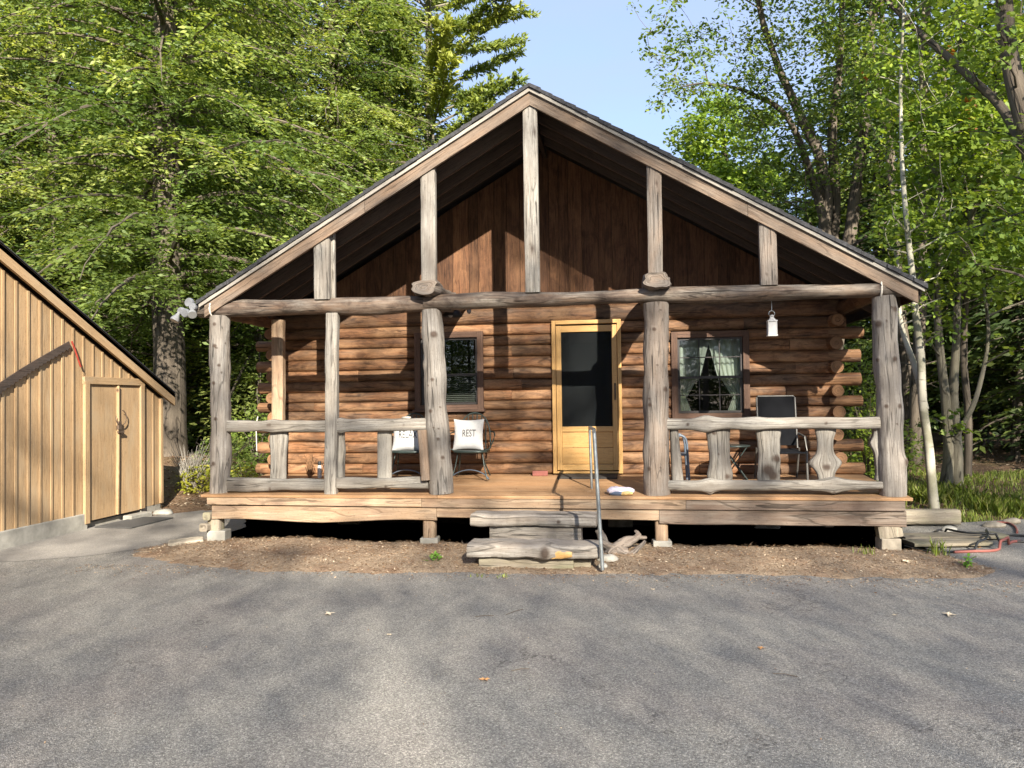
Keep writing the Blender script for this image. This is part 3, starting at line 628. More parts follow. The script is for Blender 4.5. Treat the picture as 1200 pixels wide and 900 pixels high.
k = MB(); k.box(((xa + xb) / 2, 1.795, 2.1), (xb - xa - .145, .002, 1.36)); dpart(k.build('insect_screen', M['screen'], smooth=False))
k = MB(); k.tube([(.955, 1.765, 1.83), (.955, 1.74, 1.85), (.955, 1.735, 1.92), (.955, 1.74, 1.99), (.955, 1.765, 2.01)], .008); k.box((.955, 1.77, 1.92), (.025, .008, .24)); dpart(k.build('door_handle', M['rust']))
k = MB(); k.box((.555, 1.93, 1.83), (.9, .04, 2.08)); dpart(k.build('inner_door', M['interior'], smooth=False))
k = MB(); frame(k, .3, .82, 2.0, 2.62, .03, 1.9, .02); k.box((.56, 1.905, 2.31), (.46, .006, .56)); dpart(k.build('inner_window', M['glass'], smooth=False))
# ---- windows
def window(xa, xb, za, zb, zm, grid, lab):
    wn = bpy.data.objects.new('window', None); COL.objects.link(wn); wn.parent = cab; ww = Vector(((xa + xb) / 2, 1.82, za)); wn.location = ww - Vector(cab.location)
    def p(o): o.parent = wn; o.location -= ww; return o
    k = MB(); frame(k, xa, xb, za, zb, .085, 1.815, .07); p(k.build('window_frame', M['winframe'], smooth=False, bevel=.003))
    k = MB(); k.box(((xa + xb) / 2, 1.80, za - .0), (xb - xa + .04, .12, .035)); p(k.build('sill', M['winframe'], smooth=False, bevel=.003))
    a, b, c0, d = xa + .088, xb - .088, za + .088, zb - .088
    k = MB(); frame(k, a, b, zm - .02, d, .028, 1.835, .03); 
    if grid:
        for q in (1, 2): k.box((a + (b - a) * q / 3 * .94 + .02, 1.838, (zm + d) / 2), (.013, .015, d - zm - .03))
        k.box(((a + b) / 2, 1.84, (zm + d) / 2), (b - a - .06, .015, .013))
    p(k.build('upper_sash', M['sash'], smooth=False))
    k = MB(); frame(k, a, b, c0, zm + .015, .032, 1.865, .03)
    if grid:
        for q in (1, 2): k.box((a + (b - a) * q / 3 * .94 + .02, 1.868, (zm + c0) / 2), (.013, .012, zm - c0 - .03))
        k.box(((a + b) / 2, 1.87, (zm + c0) / 2), (b - a - .06, .012, .013))
    p(k.build('lower_sash', M['sash'], smooth=False))
    k = MB(); k.box(((a + b) / 2, 1.847, (zm + d) / 2), (b - a - .05, .004, d - zm - .03)); p(k.build('pane', M['glass'], smooth=False))
    k = MB(); k.box(((a + b) / 2, 1.879, (zm + c0) / 2), (b - a - .05, .004, zm - c0 - .03)); p(k.build('pane', M['glass'], smooth=False))
    return p, a, b, c0, d
p, a, b, c0, d = window(-1.965, -.94, 1.675, 2.825, 2.20, False, '')
k = MB()
zz = c0 + .02
while zz < 2.22: k.box(((a + b) / 2, 1.93, zz), (b - a - .02, .028, .003), rot=(.5, 0, 0)); zz += .028
p(k.build('blind', M['blind'], smooth=False))
def curtain(xa, xb, zt, zb, edge, mat='curtain', y=1.99):
    """hanging lace: edge(t) gives how far from the jamb side (0..1) the free edge reaches at height t (0 top)"""
    VV = []; FF = []; nn, mm = 30, 26; T = []
    for j in range(mm):
        t_ = j / (mm - 1); z = zt + (zb - zt) * t_; e = edge(t_)
        for i in range(nn):
            u = i / (nn - 1); x = xa + (xb - xa) * e * u
            VV.append((x, y + .022 * math.sin(u * 34 + nz(t_ * 2, xa) * 2) * (.6 + .4 * t_), z)); T.append(.5 + .4 * nz(u * 9, t_ * 5))
    for j in range(mm - 1):
        for i in range(nn - 1): FF.append((j * nn + i, j * nn + i + 1, (j + 1) * nn + i + 1, (j + 1) * nn + i))
    return raw_mesh('curtain', VV, FF, M[mat], True, T)
p, a, b, c0, d = window(1.745, 2.805, 1.515, 2.745, 2.105, True, '')
mid = (a + b) / 2
p(curtain(a, mid + .02, d, 2.06, lambda t: 1.0 - .33 * t)); p(curtain(b, mid - .02, d, 2.06, lambda t: 1.0 - .33 * t))
p(curtain(a, mid, 2.08, 1.84, lambda t: .62 - .30 * t)); p(curtain(b, mid, 2.08, 1.84, lambda t: .62 - .30 * t))
p(curtain(a, mid, 1.84, c0, lambda t: .25 + .2 * t)); p(curtain(b, mid, 1.84, c0, lambda t: .25 + .2 * t))
# carved bit at the left corner: electrical conduit on the wall
k = MB(); k.tube([(-4.40, 1.77, 1.62), (-4.43, 1.77, 1.5), (-4.42, 1.77, 1.1)], .008); cpart(k.build('conduit', M['rope']))
# ================================================================== pixel ray -> point at depth y (used to survey positions)
def ray(px, py):
    X, Y = px - 600, 450 - py; f = 921.65; c, s = math.cos(ROLL), math.sin(ROLL)
    a, b = (X * c + Y * s) / f, (-X * s + Y * c) / f
    dep = math.cos(PITCH) - b * math.sin(PITCH); z = b * math.cos(PITCH) + math.sin(PITCH); c, s = math.cos(YAW), math.sin(YAW)
    return Vector((a * c - dep * s, a * s + dep * c, z))
def at(px, py, Y): r = ray(px, py); return CAM + r * ((Y - CAM.y) / r.y)
def gat(px, py, z=0.): r = ray(px, py); return CAM + r * ((z - CAM.z) / r.z)
def project(P):
    v = Vector(P) - CAM; c, s = math.cos(YAW), math.sin(YAW); x = v.x * c + v.y * s; d = -v.x * s + v.y * c
    d2 = d * math.cos(PITCH) + v.z * math.sin(PITCH); u = v.z * math.cos(PITCH) - d * math.sin(PITCH)
    if d2 < .1: return None
    return 600 + 921.65 * x / d2, 450 - 921.65 * u / d2, d2

# ================================================================== the shed
shd = thing('shed', 'tan board and batten shed with a steep lean roof and double doors', 'shed', (-6.8, 1.0, 0))
SY = lambda y: 1.95 + (3.1 - y) * .484 - .02         # top of the wall along the rake, for y > -4
def spart(o): o.parent = shd; o.location -= shd.location; return o
def shz(y): return SY(y) if y > -4 else SY(-4) - (-4 - y) * .484
k = MB(); y = -9.0
ds = (1.19, 2.43)
while y < 3.05:
    wd = .215 if y > -1 else .24; ya, yb = y + .002, min(y + wd - .002, 3.06)
    for (za, zb0, zb1) in ([(.13, shz(ya) - .04, shz(yb) - .04)] if not (ds[0] - .1 < (ya + yb) / 2 < ds[1]) else [(2.2, shz(ya) - .04, shz(yb) - .04)]):
        xf = -6.80 + random.uniform(-.003, .003); ou, ov = random.uniform(0, 50), random.uniform(0, 50)
        VV = [(xf, ya, za), (xf, yb, za), (xf, yb, zb1), (xf, ya, zb0), (xf - .02, ya, za), (xf - .02, yb, za), (xf - .02, yb, zb1), (xf - .02, ya, zb0)]
        FF = [(0, 1, 2, 3), (0, 4, 5, 1), (1, 5, 6, 2), (3, 7, 4, 0), (7, 6, 5, 4)]
        k.add(VV, FF, [[(VV[i][2] + ou, VV[i][1] + VV[i][0] + ov) for i in f] for f in FF])
    y += wd
spart(k.build('wall', M['shed'], smooth=False))
k = MB(); y = -9.0
while y < 3.1:
    wd = .215 if y > -1 else .24; yy = y
    if not (ds[0] - .12 < yy < ds[1] + .02) : k.box((-6.787, yy, (.14 + shz(yy) - .06) / 2), (.008, .04, shz(yy) - .2), rot=(0, 0, random.uniform(-.02, .02)))
    elif yy < ds[1] - .05: k.box((-6.787, yy, (2.25 + shz(yy) - .06) / 2), (.008, .04, shz(yy) - 2.31))
    y += wd
spart(k.build('battens', M['shed'], smooth=False))
k = MB(); k.box((-6.78, 3.03, 1.03), (.05, .06, 1.78)); spart(k.build('corner_board', M['shed'], smooth=False))
k = MB(); k.box((-6.772, ds[0] - .05, 1.13), (.05, .10, 2.1)); k.box((-6.772, ds[1] + .05, 1.13), (.05, .10, 2.02)); k.box((-6.772, (ds[0] + ds[1]) / 2, 2.19), (.046, 1.46, .11)); spart(k.build('door_trim', M['shed'], smooth=False, bevel=.003))
mid = 1.86
for (ya, yb, hx) in ((ds[0] + .004, mid - .012, mid - .05), (mid + .02, ds[1] - .004, mid + .05)):
    k = MB(); m_ = 40
    k.box((-6.79, (ya + yb) / 2, 1.12), (.02, yb - ya, 2.02), rot=(random.uniform(-.002, .002), 0, 0)); o = spart(k.build('door', M['shed'], smooth=False))
k = MB(); squared(k, (-6.762, mid - .03, .12), (-6.765, mid + .0, 1.42), .05, .035, 10, .004); squared(k, (-6.765, mid, 1.50), (-6.765, mid, 2.12), .05, .03, 10, .003); o = spart(k.build('astragal', M['shed']))
k = MB(); k.box((-6.74, mid, 1.50), (.03, .07, .13)); k.tube([Vector((-6.73, mid + .03 + .13 * math.sin(a) * (1), 1.62 + .12 * math.cos(a))) for a in np.linspace(.2, 5, 14)], .007); k.box((-6.73, mid + .02, 1.40), (.03, .14, .03)); spart(k.build('latch', M['rust']))
k = MB(); k.box((-6.83, -4.0, .06), (.14, 10.3, .34)); k.box((-6.85, 2.78, .05), (.1, .6, .2)); k.box((-6.9, 1.8, .03), (.12, 1.3, .1)); spart(k.build('foundation', M['concrete'], smooth=False, bevel=.01))
# roof slopes: a board along the rake with the roof deck behind it
def rakeb(name, mat, x0, x1, off, th, ya=-4.0, yb=3.30, mirror=False):
    VV = []; FF = []; UU = []; n = 10; ou = random.uniform(0, 30)
    for i in range(n):
        y = ya + (yb - ya) * i / (n - 1); z = SY(y) + .20 - off; yy = y if not mirror else -8 - y
        for (x, dz) in ((x1, 0), (x1, -th), (x0, -th), (x0, 0)): VV.append((x, yy, z + dz))
    for i in range(n - 1):
        for j in range(4):
            f = (i * 4 + j, i * 4 + (j + 1) % 4, (i + 1) * 4 + (j + 1) % 4, (i + 1) * 4 + j); FF.append(f if mirror else f[::-1])
            UU.append([(VV[q][1] * 1.1 + ou, VV[q][2] + VV[q][1] * .484 + VV[q][0]) for q in FF[-1]])
    for e in (0, n - 1): FF.append(tuple(e * 4 + q for q in range(4))); UU.append([(ou, VV[q][2]) for q in FF[-1]])
    k = MB(); k.add(VV, FF, UU); return k.build(name, M[mat], smooth=False)
rf = spart(rakeb('roof', 'rafter', -12.6, -6.68, .03, .07))
for mir in (False, True):
    for nm, mt, a_, b_, of, th in (('rake_board', 'shed', -6.72, -6.68, .035, .20), ('shingles', 'shingle', -12.7, -6.665, .008, .012)):
        o = spart(rakeb(nm, mt, a_, b_, of, th, mirror=mir)); o.parent = rf; o.location = (0, 0, 0)
o = spart(rakeb('roof_slope', 'rafter', -12.6, -6.68, .03, .07, mirror=True)); o.parent = rf; o.location = (0, 0, 0)
k = MB(); k.box((-9.7, 3.06, 1.0), (5.8, .04, 1.9)); k.box((-12.6, -3, 1.2), (.05, 12, 2.4)); k.box((-9.7, -9, 1.2), (5.8, .05, 2.4)); spart(k.build('side_wall', M['shed'], smooth=False))
# the saw on the shed wall
sw = thing('crosscut_saw', 'long dark rusted saw hung slanting across the shed boards', 'saw', (-6.74, 0, 2.3))
A, Bq = Vector((-6.765, -1.3, 1.56)), Vector((-6.765, .78, 2.70)); n = 60; VV = []; FF = []
dv = (Bq - A).normalized(); pv = Vector((0, -dv.z, dv.y))
for i in range(n):
    t_ = i / (n - 1); c0 = A.lerp(Bq, t_) + pv * (.05 * math.sin(t_ * math.pi)); wd = .062 * (1 - .3 * t_) ; tooth = .022 if i % 2 else 0
    for (s_, x) in ((1, -.004), (1, .010), (-1, .010), (-1, -.004)): VV.append(c0 + pv * s_ * (wd + (tooth if s_ < 0 else 0)) + Vector((x, 0, 0)))
for i in range(n - 1):
    for j in range(4): FF.append((i * 4 + j, i * 4 + (j + 1) % 4, (i + 1) * 4 + (j + 1) % 4, (i + 1) * 4 + j))
FF += [(0, 1, 2, 3), tuple((n - 1) * 4 + q for q in range(4))]
M['sawwood'] = wood('rusty_saw_blade', (.085, .065, .052), (.03, .024, .02), (.08, .05, .035), crack=.4)
kk = MB(); kk.add(VV, FF, [[(VV[q][1], VV[q][2]) for q in f] for f in FF]); ob = kk.build('blade', M['sawwood'], smooth=False)
kk = MB(); kk.tube([(-6.745, .80, 2.74), (-6.74, .86, 2.62), (-6.74, .98, 2.38)], .013); oc_ = kk.build('handle', M['redpaint'])
under(sw, [ob, oc_])
# mats, stones, pavers
def rockmesh(name, c, r, mat, seed, flat=1.):
    import bmesh
    bm = bmesh.new(); bmesh.ops.create_icosphere(bm, subdivisions=3, radius=1)
    for v in bm.verts:
        q = 1 + .28 * nz(v.co.x * 1.1 + seed, v.co.y * 1.1, v.co.z * 1.1) + .1 * nz(v.co.x * 3, v.co.y * 3 + seed, v.co.z * 3)
        v.co = Vector((v.co.x * r[0] * q, v.co.y * r[1] * q, v.co.z * r[2] * q))
        if v.co.z < -r[2] * .45: v.co.z = -r[2] * .45
    me = bpy.data.meshes.new(name); bm.to_mesh(me); bm.free(); me.polygons.foreach_set('use_smooth', [True] * len(me.polygons)); me.materials.append(M[mat])
    o = bpy.data.objects.new(name, me); COL.objects.link(o); o.location = c; o.location.z += r[2] * .45; return o
def mat_(name, c, size, rz, m, label):
    k = MB(); k.box((0, 0, 0), size); o = k.build(name, M[m], smooth=False, bevel=.006); o.location = c; o.rotation_euler = (0, 0, rz); return tag(o, label, 'doormat')
mat_('doormat', (.56, 1.56, DKB - .001), (.82, .36, .022), 0, 'mat', 'black rubber doormat on the deck below the yellow screen door').rotation_euler = (math.atan((DKB - DK) / 1.85), 0, 0)
mat_('doormat', (-6.38, 1.72, .016), (.62, 1.0, .018), -.05, 'greymat', 'worn grey mat on the path by the shed doors')
tag(rockmesh('stone', (-6.52, 2.68, .0), (.17, .13, .06), 'stone', 3), 'flat white stone beside the right corner of the shed', 'stone')
for (p_, r_, s_, lab, m_) in ((gat(712, 662), (.11, .08, .05), 5, 'flat pale stone at the foot of the metal handrail', 'stone'), (gat(706, 668), (.05, .05, .035), 8, 'small round pale stone in front of the handrail foot', 'stone'),
      (gat(1000, 632), (.22, .14, .10), 11, 'tan rock in shade below the right end of the deck', 'brownstone'), (gat(1000, 612) , (.3, .2, .12), 14, 'lichen-spotted boulder under the deck behind the right pier', 'stone'),
      (gat(335, 618), (.12, .08, .035), 17, 'flat stone under the left end of the deck', 'brownstone'), (gat(1165, 617), (.15, .11, .05), 19, 'tan rock at the grass edge behind the hoses', 'brownstone'), (gat(1112, 622), (.10, .07, .05), 23, 'small pale rock beside the long grey timber', 'stone'),
      (gat(1185, 609, .05), (.12, .1, .06), 29, 'reddish rock at the foot of the tall grass near the red hose', 'brownstone')):
    z = bedz(p_.x, p_.y) if inside(p_.x, p_.y, bed) else max(0, gz(p_.x, p_.y)); tag(rockmesh('rock', (p_.x, p_.y, z - .01), r_, m_, s_), lab, 'rock')
k = MB(); k.box((0, 0, 0), (.42, .26, .07)); o = k.build('paver', M['brownstone'], smooth=False, bevel=.015); o.location = (-4.48, -.06, .055); o.rotation_euler = (.03, -.05, .5); tag(o, 'low weathered paver at the left corner pier of the porch', 'paver')
k = MB(); k.box((0, 0, 0), (.5, .16, .1)); o = k.build('paver', M['concrete'], smooth=False, bevel=.015); o.location = (-6.66, 2.2, .03); o.rotation_euler = (0, 0, 1.5); tag(o, 'narrow concrete paver under the right shed door', 'paver')

# ================================================================== steps, handrail, driftwood
def slab(name, c, size, label, knots=(), seed=1):
    k = MB(); L, D_, H = size; n = 60
    cs = wob(lin((-L / 2, 0, 0), (L / 2, 0, 0), n), .012, 2.2, seed)
    ry = [D_ / 2 * (1 + .10 * nz(i * .11, seed) + .05 * nz(i * .4, seed + 9)) for i in range(n)]; rx = [H / 2 * (1 + .14 * nz(i * .13, seed + 5)) for i in range(n)]
    k.loft(cs, rx, ry, n=30, up=(0, 1, 0), ex=6, rough=.07, rs=6, knots=list(knots), capr=.01); return k.build(name, M['slab'])
lo = thing('log_step', 'lower split-log step with a knot and a yellow rotten patch, nearest the asphalt', 'step', (.1, -.93, 0), 'split log steps up to the porch')
a1 = slab('tread', None, (1.40, .44, .15), '', [(.60, f_ - .0, .07, .03)], 3); a1.location = (.10, -.93, .205)
k = MB(); k.box((.02, -.93, .062), (1.02, .30, .125)); k.box((.56, -.92, .06), (.3, .2, .09)); a2 = k.build('riser', M['timber'], smooth=False, bevel=.008)
k = MB(); k.loft(wob(lin((.17, -1.142, .185), (.52, -1.142, .185), 10), .004), [.032, .04, .046, .048, .045, .042, .045, .04, .036, .028], [.025] * 10, n=12, ex=3, rough=.15); a3 = k.build('split_patch', M['door'])
under(lo, [a1, a2, a3])
hi = thing('log_step', 'upper grey split-log step tucked against the deck boards', 'step', (.03, -.32, 0), 'split log steps up to the porch')
a1 = slab('tread', None, (1.44, .42, .145), '', [(.7, f_, .03, .006)], 21); a1.location = (.035, -.30, .43)
k = MB(); k.box((.05, -.30, .18), (1.06, .30, .36)); a2 = k.build('riser', M['slab'], smooth=False, bevel=.008)
under(hi, [a1, a2])
hr = thing('handrail', 'galvanised pipe handrail standing beside the log steps', 'handrail', (.83, -.88, 0))
bz_ = gat(706, 668, .04); pt = at(696, 505, bz_.y + .02)
rb = gat(693.5, 573, DK + .02); rt = at(691, 502, rb.y)
k = MB(); k.tube(lin(bz_, pt, 12), .021, 12); h1 = k.build('front_post', M['steel'])
k = MB(); k.tube(lin(rb, rt, 12), .017, 12); h2 = k.build('rear_post', M['steel'])
k = MB(); k.tube([pt + Vector((0, -.04, .0)), pt + Vector((0, 0, .015)), pt.lerp(rt, .5) + Vector((0, 0, .015)), rt + Vector((0, .0, .01)), rt + Vector((0, .05, -.01))], .02, 12); h3 = k.build('rail', M['steel'])
under(hr, [h1, h2, h3])
k = MB()
D0 = at(730, 640, -.28)
def gn(pts, r0, r1, seed):
    n = 22; P = [Vector(p) for p in pts]; out = []
    for i in range(n):
        t_ = i / (n - 1) * (len(P) - 1); a = min(int(t_), len(P) - 2); u = t_ - a; p0 = P[max(a - 1, 0)]; p1 = P[a]; p2 = P[a + 1]; p3 = P[min(a + 2, len(P) - 1)]
        out.append(.5 * ((2 * p1) + (p2 - p0) * u + (2 * p0 - 5 * p1 + 4 * p2 - p3) * u * u + (3 * p1 - p0 - 3 * p2 + p3) * u ** 3))
    k.loft(wob(out, .012, 8, seed), [1.5 * (r0 + (r1 - r0) * i / (n - 1)) for i in range(n)], [(r0 + (r1 - r0) * i / (n - 1)) * 1.1 for i in range(n)], n=14, up=(.1, .2, .95), rough=.35, rs=14, tint=.6)
gn([at(702, 622, -.2), at(708, 636, -.3), at(722, 645, -.35), at(735, 648, -.35)], .035, .06, 1)
gn([at(712, 650, -.4), at(722, 640, -.35), at(735, 632, -.25), at(757, 630, -.2)], .05, .018, 2)
gn([at(720, 642, -.3), at(738, 636, -.28), at(748, 627, -.2), at(744, 622, -.15)], .045, .012, 3)
gn([at(725, 644, -.35), at(738, 650, -.4), at(748, 642, -.35), at(756, 634, -.3)], .05, .012, 4)
gn([at(702, 646, -.35), at(712, 650, -.4), at(726, 645, -.35)], .03, .04, 5)
tag(k.build('driftwood', M['greydark']), 'gnarled grey driftwood root lying under the deck edge by the handrail', 'driftwood')
# ================================================================== right of the porch
k = MB(); squared(k, (4.92, 2.25, .12), (5.62, 2.22, .13), .20, .2, 10, .006); tag(k.build('timber', M['timber']), 'thick squared timber lying beyond the right end of the deck', 'timber')
k = MB(); squared(k, (4.42, .62, .045), (5.35, .78, .04), .05, .34, 10, .004); squared(k, (4.45, 1.02, .045), (5.75, 1.3, .04), .05, .34, 10, .004)
tag(k.build('plank_walk', M['timber']), 'two wide grey planks laid flat on the ground right of the deck', 'walkway')
def hose(name, px, mat, label, r=.014, z=.016):
    P = [gat(x, y, z) for x, y in px]; n = len(P); out = []
    for a in range(n - 1):
        p0 = P[max(a - 1, 0)]; p1 = P[a]; p2 = P[a + 1]; p3 = P[min(a + 2, n - 1)]
        for j in range(8):
            u = j / 8; out.append(.5 * ((2 * p1) + (p2 - p0) * u + (2 * p0 - 5 * p1 + 4 * p2 - p3) * u * u + (3 * p1 - p0 - 3 * p2 + p3) * u ** 3))
    out.append(P[-1])
    for p_ in out: p_.z = max(z, (.085 + r) if (4.4 < p_.x < 5.6 and .45 < p_.y < 1.4) else z)
    k = MB(); k.tube(out, r, 8); return tag(k.build(name, M[mat]), label, 'hose')
hose('garden_hose', [(1060, 640), (1085, 646), (1110, 647), (1150, 642), (1158, 634), (1162, 627), (1230, 629)], 'hoseb', 'black garden hose curving over the planks right of the deck')
hose('garden_hose', [(1100, 621), (1098, 624), (1125, 631), (1150, 633), (1180, 634), (1230, 635)], 'hoseb', 'black hose with a loop end lying by the grey timber')
hose('garden_hose', [(1118, 647), (1140, 646), (1165, 645), (1178, 640), (1186, 635), (1196, 634)], 'hoser', 'faded red hose lying on the asphalt at the right edge', .016)
hose('garden_hose', [(1168, 612), (1182, 613), (1190, 618), (1192, 624)], 'hoser', 'short red hose end looped below the tall grass', .014)
# ================================================================== things on the porch
def dz(y): return DK + (DKB - DK) * y / 1.85
def chair(name, label, cx, cy, group):
    t = thing(name, label, 'chair', (cx, cy, dz(cy)), group); z0 = dz(cy); sz = z0 + .40; o = []
    k = MB(); n = 3
    k.loft(lin((cx, cy, sz - .022), (cx, cy, sz + .012), 4), [.235, .245, .245, .235], [.22, .23, .23, .22], n=32, up=(0, 1, 0), ex=3.5); o.append(k.build('seat', M['chair']))
    k = MB(); a = [Vector((cx + .23 * math.cos(q), cy + .20 + .07 * math.sin(q), sz + .02 + (.50) * max(0, math.sin(q)) ** .6)) for q in np.linspace(0, math.pi, 25)]; k.tube(a, .011)
    for u in np.linspace(-.16, .16, 6): k.tube([(cx + u, cy + .2, sz), (cx + u, cy + .265, sz + .5 * (1 - (u / .24) ** 2) ** .3)], .009, 6)
    o.append(k.build('backrest', M['chair']))
    for s_ in (-1, 1):
        k = MB(); k.tube([(cx + s_ * .23, cy + .24, sz + .26), (cx + s_ * .30, cy + .12, sz + .25), (cx + s_ * .34, cy - .08, sz + .22), (cx + s_ * .335, cy - .16, sz + .15), (cx + s_ * .27, cy - .14, sz + .03), (cx + s_ * .2, cy - .12, sz)], .010); o.append(k.build('armrest', M['chair']))
        k = MB(); k.tube([(cx + s_ * .17, cy - .12, sz - .02), (cx + s_ * .20, cy - .15, z0 + .2), (cx + s_ * .25, cy - .2, z0 + .02)], .010, 8); k.tube([(cx + s_ * .15, cy - .05, sz - .02), (cx + s_ * .17, cy, z0 + .25), (cx + s_ * .23, cy + .15, z0 + .045)], .010, 8); o.append(k.build('leg', M['chair']))
    k = MB(); k.loft([Vector((cx + .27 * math.cos(q), cy - .19 + .02 * math.sin(q), z0 + .016 + .13 * max(0, math.sin(q)) ** 1.4)) for q in np.linspace(0, math.pi, 26)], [.008] * 26, [.02] * 26, n=8, up=(0, 1, 0)); o.append(k.build('spring_base', M['bluegrey']))
    return under(t, o)
chair('patio_chair', 'dark metal patio chair under the RELAX cushion, behind the railing', -1.92, 1.33, 'dark metal chairs on the left of the porch')
chair('patio_chair', 'dark metal patio chair under the REST cushion, right of the leaning trunk post', -1.03, 1.33, 'dark metal chairs on the left of the porch')
def pillow(label, cx, cy, cz, s, txt, tilt, rz):
    n = 22; VV = []; FF = []
    def bul(u, v): return .075 * (max(0, 1 - u * u) ** .5) * (max(0, 1 - v * v) ** .5)
    def pt_(u, v): q = 1 - .09 * (1 - v * v) ; q2 = 1 - .09 * (1 - u * u); return u * q * s / 2, v * q2 * s / 2
    for side in (-1, 1):
        for j in range(n):
            for i in range(n):
                u, v = -1 + 2 * i / (n - 1), -1 + 2 * j / (n - 1); x, z = pt_(u, v); VV.append((x, side * (bul(u, v) + .003 * nz(u * 3, v * 3, side * 2 + cx)), z))
    for b in (0, n * n):
        for j in range(n - 1):
            for i in range(n - 1):
                f = (b + j * n + i, b + j * n + i + 1, b + (j + 1) * n + i + 1, b + (j + 1) * n + i); FF.append(f if b == 0 else f[::-1])
    o = raw_mesh('cushion', VV, FF, M['cloth'], True); o.location = (cx, cy, cz); o.rotation_euler = (tilt, 0, rz); tag(o, label, 'cushion', 'white cushions on the patio chairs')
    cu = bpy.data.curves.new('t', 'FONT'); cu.body = txt; cu.size = .145; cu.align_x = 'CENTER'; cu.align_y = 'CENTER'; cu.extrude = 0; cu.resolution_u = 2; cu.offset = .0
    to = bpy.data.objects.new('t', cu); COL.objects.link(to); bpy.context.view_layer.update(); me = bpy.data.meshes.new_from_object(to.evaluated_get(bpy.context.evaluated_depsgraph_get())); bpy.data.objects.remove(to)
    for v in me.vertices:
        x, z = v.co.x * .62 + .02, v.co.y + .0; v.co = Vector((x, -bul(x / s * 2, z / s * 2) - .0045, z))
    me.name = 'lettering'; me.materials.clear(); me.materials.append(M['ink']); l = bpy.data.objects.new('lettering', me); COL.objects.link(l); l.parent = o
    return o
pillow('white square cushion lettered RELAX on the left patio chair', -1.96, 1.37, 1.335, .44, 'RELAX', R(-12), .03)
pillow('white square cushion lettered REST on the right patio chair', -1.08, 1.37, 1.345, .44, 'REST', R(-12), -.02)
# thermos and straw bundle left
tz = dz(1.45)
t = thing('thermos', 'slim silver bottle with dark cap standing by the left log wall', 'bottle', (-3.30, 1.45, tz))
k = MB(); k.loft(lin((-3.30, 1.45, tz), (-3.30, 1.45, tz + .19), 6), [.03, .032, .032, .032, .03, .022], n=16); a1 = k.build('flask', M['whitemetal'])
k = MB(); k.loft(lin((-3.30, 1.45, tz + .185), (-3.30, 1.45, tz + .24), 4), [.024, .026, .026, .02], n=14); k.tube([(-3.26, 1.45, tz + .21), (-3.24, 1.45, tz + .17), (-3.262, 1.45, tz + .08)], .006); a2 = k.build('cap', M['cable'])
under(t, [a1, a2])
k = MB()
for i in range(46):
    a = random.uniform(0, 6.28); h = random.uniform(.18, .36); sp = random.uniform(0, .09); c_ = Vector((-3.47, 1.5, tz))
    k.tube([c_ + Vector((.02 * math.cos(a), .02 * math.sin(a), 0)), c_ + Vector((sp * .4 * math.cos(a), sp * .4 * math.sin(a), h * .5)), c_ + Vector((sp * math.cos(a + .3), sp * math.sin(a + .3), h))], [.005, .008, .004], 5)
tag(k.build('straw_bundle', M['wicker']), 'bundle of brown dried stalks standing next to the silver bottle', 'dried stalks')
# right side furniture
t = thing('sling_chair', 'tall sling chair with a black mesh back and pale frame behind the right railing', 'chair', (3.08, 1.25, dz(1.2)))
z0 = dz(1.2); P_ = []
k = MB(); k.box((3.08, 1.40, 1.50), (.46, .015, .66), rot=(R(-10), 0, 0)); P_.append(k.build('back_sling', M['blackmesh'], smooth=False))
k = MB(); k.box((3.08, 1.16, 1.11), (.46, .46, .015), rot=(R(4), 0, 0)); P_.append(k.build('seat_sling', M['blackmesh'], smooth=False))
k = MB(); 
k.tube([(2.835, 1.34, 1.14), (2.835, 1.45, 1.80), (2.85, 1.46, 1.825), (3.31, 1.46, 1.825), (3.325, 1.45, 1.80), (3.325, 1.34, 1.14)], .013); k.tube([(2.82, .92, 1.10), (3.34, .92, 1.10)], .013)
P_.append(k.build('frame', M['palemetal']))
for s_ in (-1, 1):
    k = MB(); x = 3.08 + s_ * .27; k.tube([(x, .90, z0), (x, .93, 1.12), (x, .98, 1.30), (x, 1.38, 1.33)], .015); P_.append(k.build('arm_frame', M['palemetal']))
    k = MB(); k.tube([(x, 1.55, z0 + .02), (x, 1.36, 1.14)], .014); P_.append(k.build('leg', M['palemetal']))
under(t, P_)
t = thing('folding_table', 'small dark folding side table between the two chairs right of the window', 'table', (2.48, 1.2, z0)); P_ = []
k = MB(); k.loft(lin((2.50, 1.2, 1.17), (2.50, 1.2, 1.19), 3), [.20, .205, .2], n=28, up=(0, 1, 0)); P_.append(k.build('table_top', M['chair']))
for s_ in (-1, 1):
    k = MB(); 
    for yy in (1.08, 1.32): k.tube([(2.50 - s_ * .16, yy, z0 + .01), (2.50 + s_ * .14, yy, 1.165)], .008)
    k.tube([(2.50 - s_ * .16, 1.08, z0 + .01), (2.50 - s_ * .16, 1.32, z0 + .01)], .008); P_.append(k.build('leg', M['chair']))
under(t, P_)
t = thing('metal_chair', 'blue grey hoop-armed metal chair behind the first baluster right of the thick post', 'chair', (1.86, 1.2, z0)); P_ = []
for yy, nm in ((.95, 'hoop'), (1.35, 'hoop')):
    k = MB(); k.tube([(1.72, yy, z0), (1.73, yy, 1.22)] + [Vector((1.80 - .07 * math.cos(q), yy, 1.24 + .09 * math.sin(q))) for q in np.linspace(0, math.pi, 8)] + [(1.875, yy, 1.22), (1.90, yy, z0)], .016); P_.append(k.build(nm, M['bluegrey']))
k = MB(); k.box((1.81, 1.15, 1.08), (.14, .42, .02)); P_.append(k.build('seat', M['bluegrey'], smooth=False))
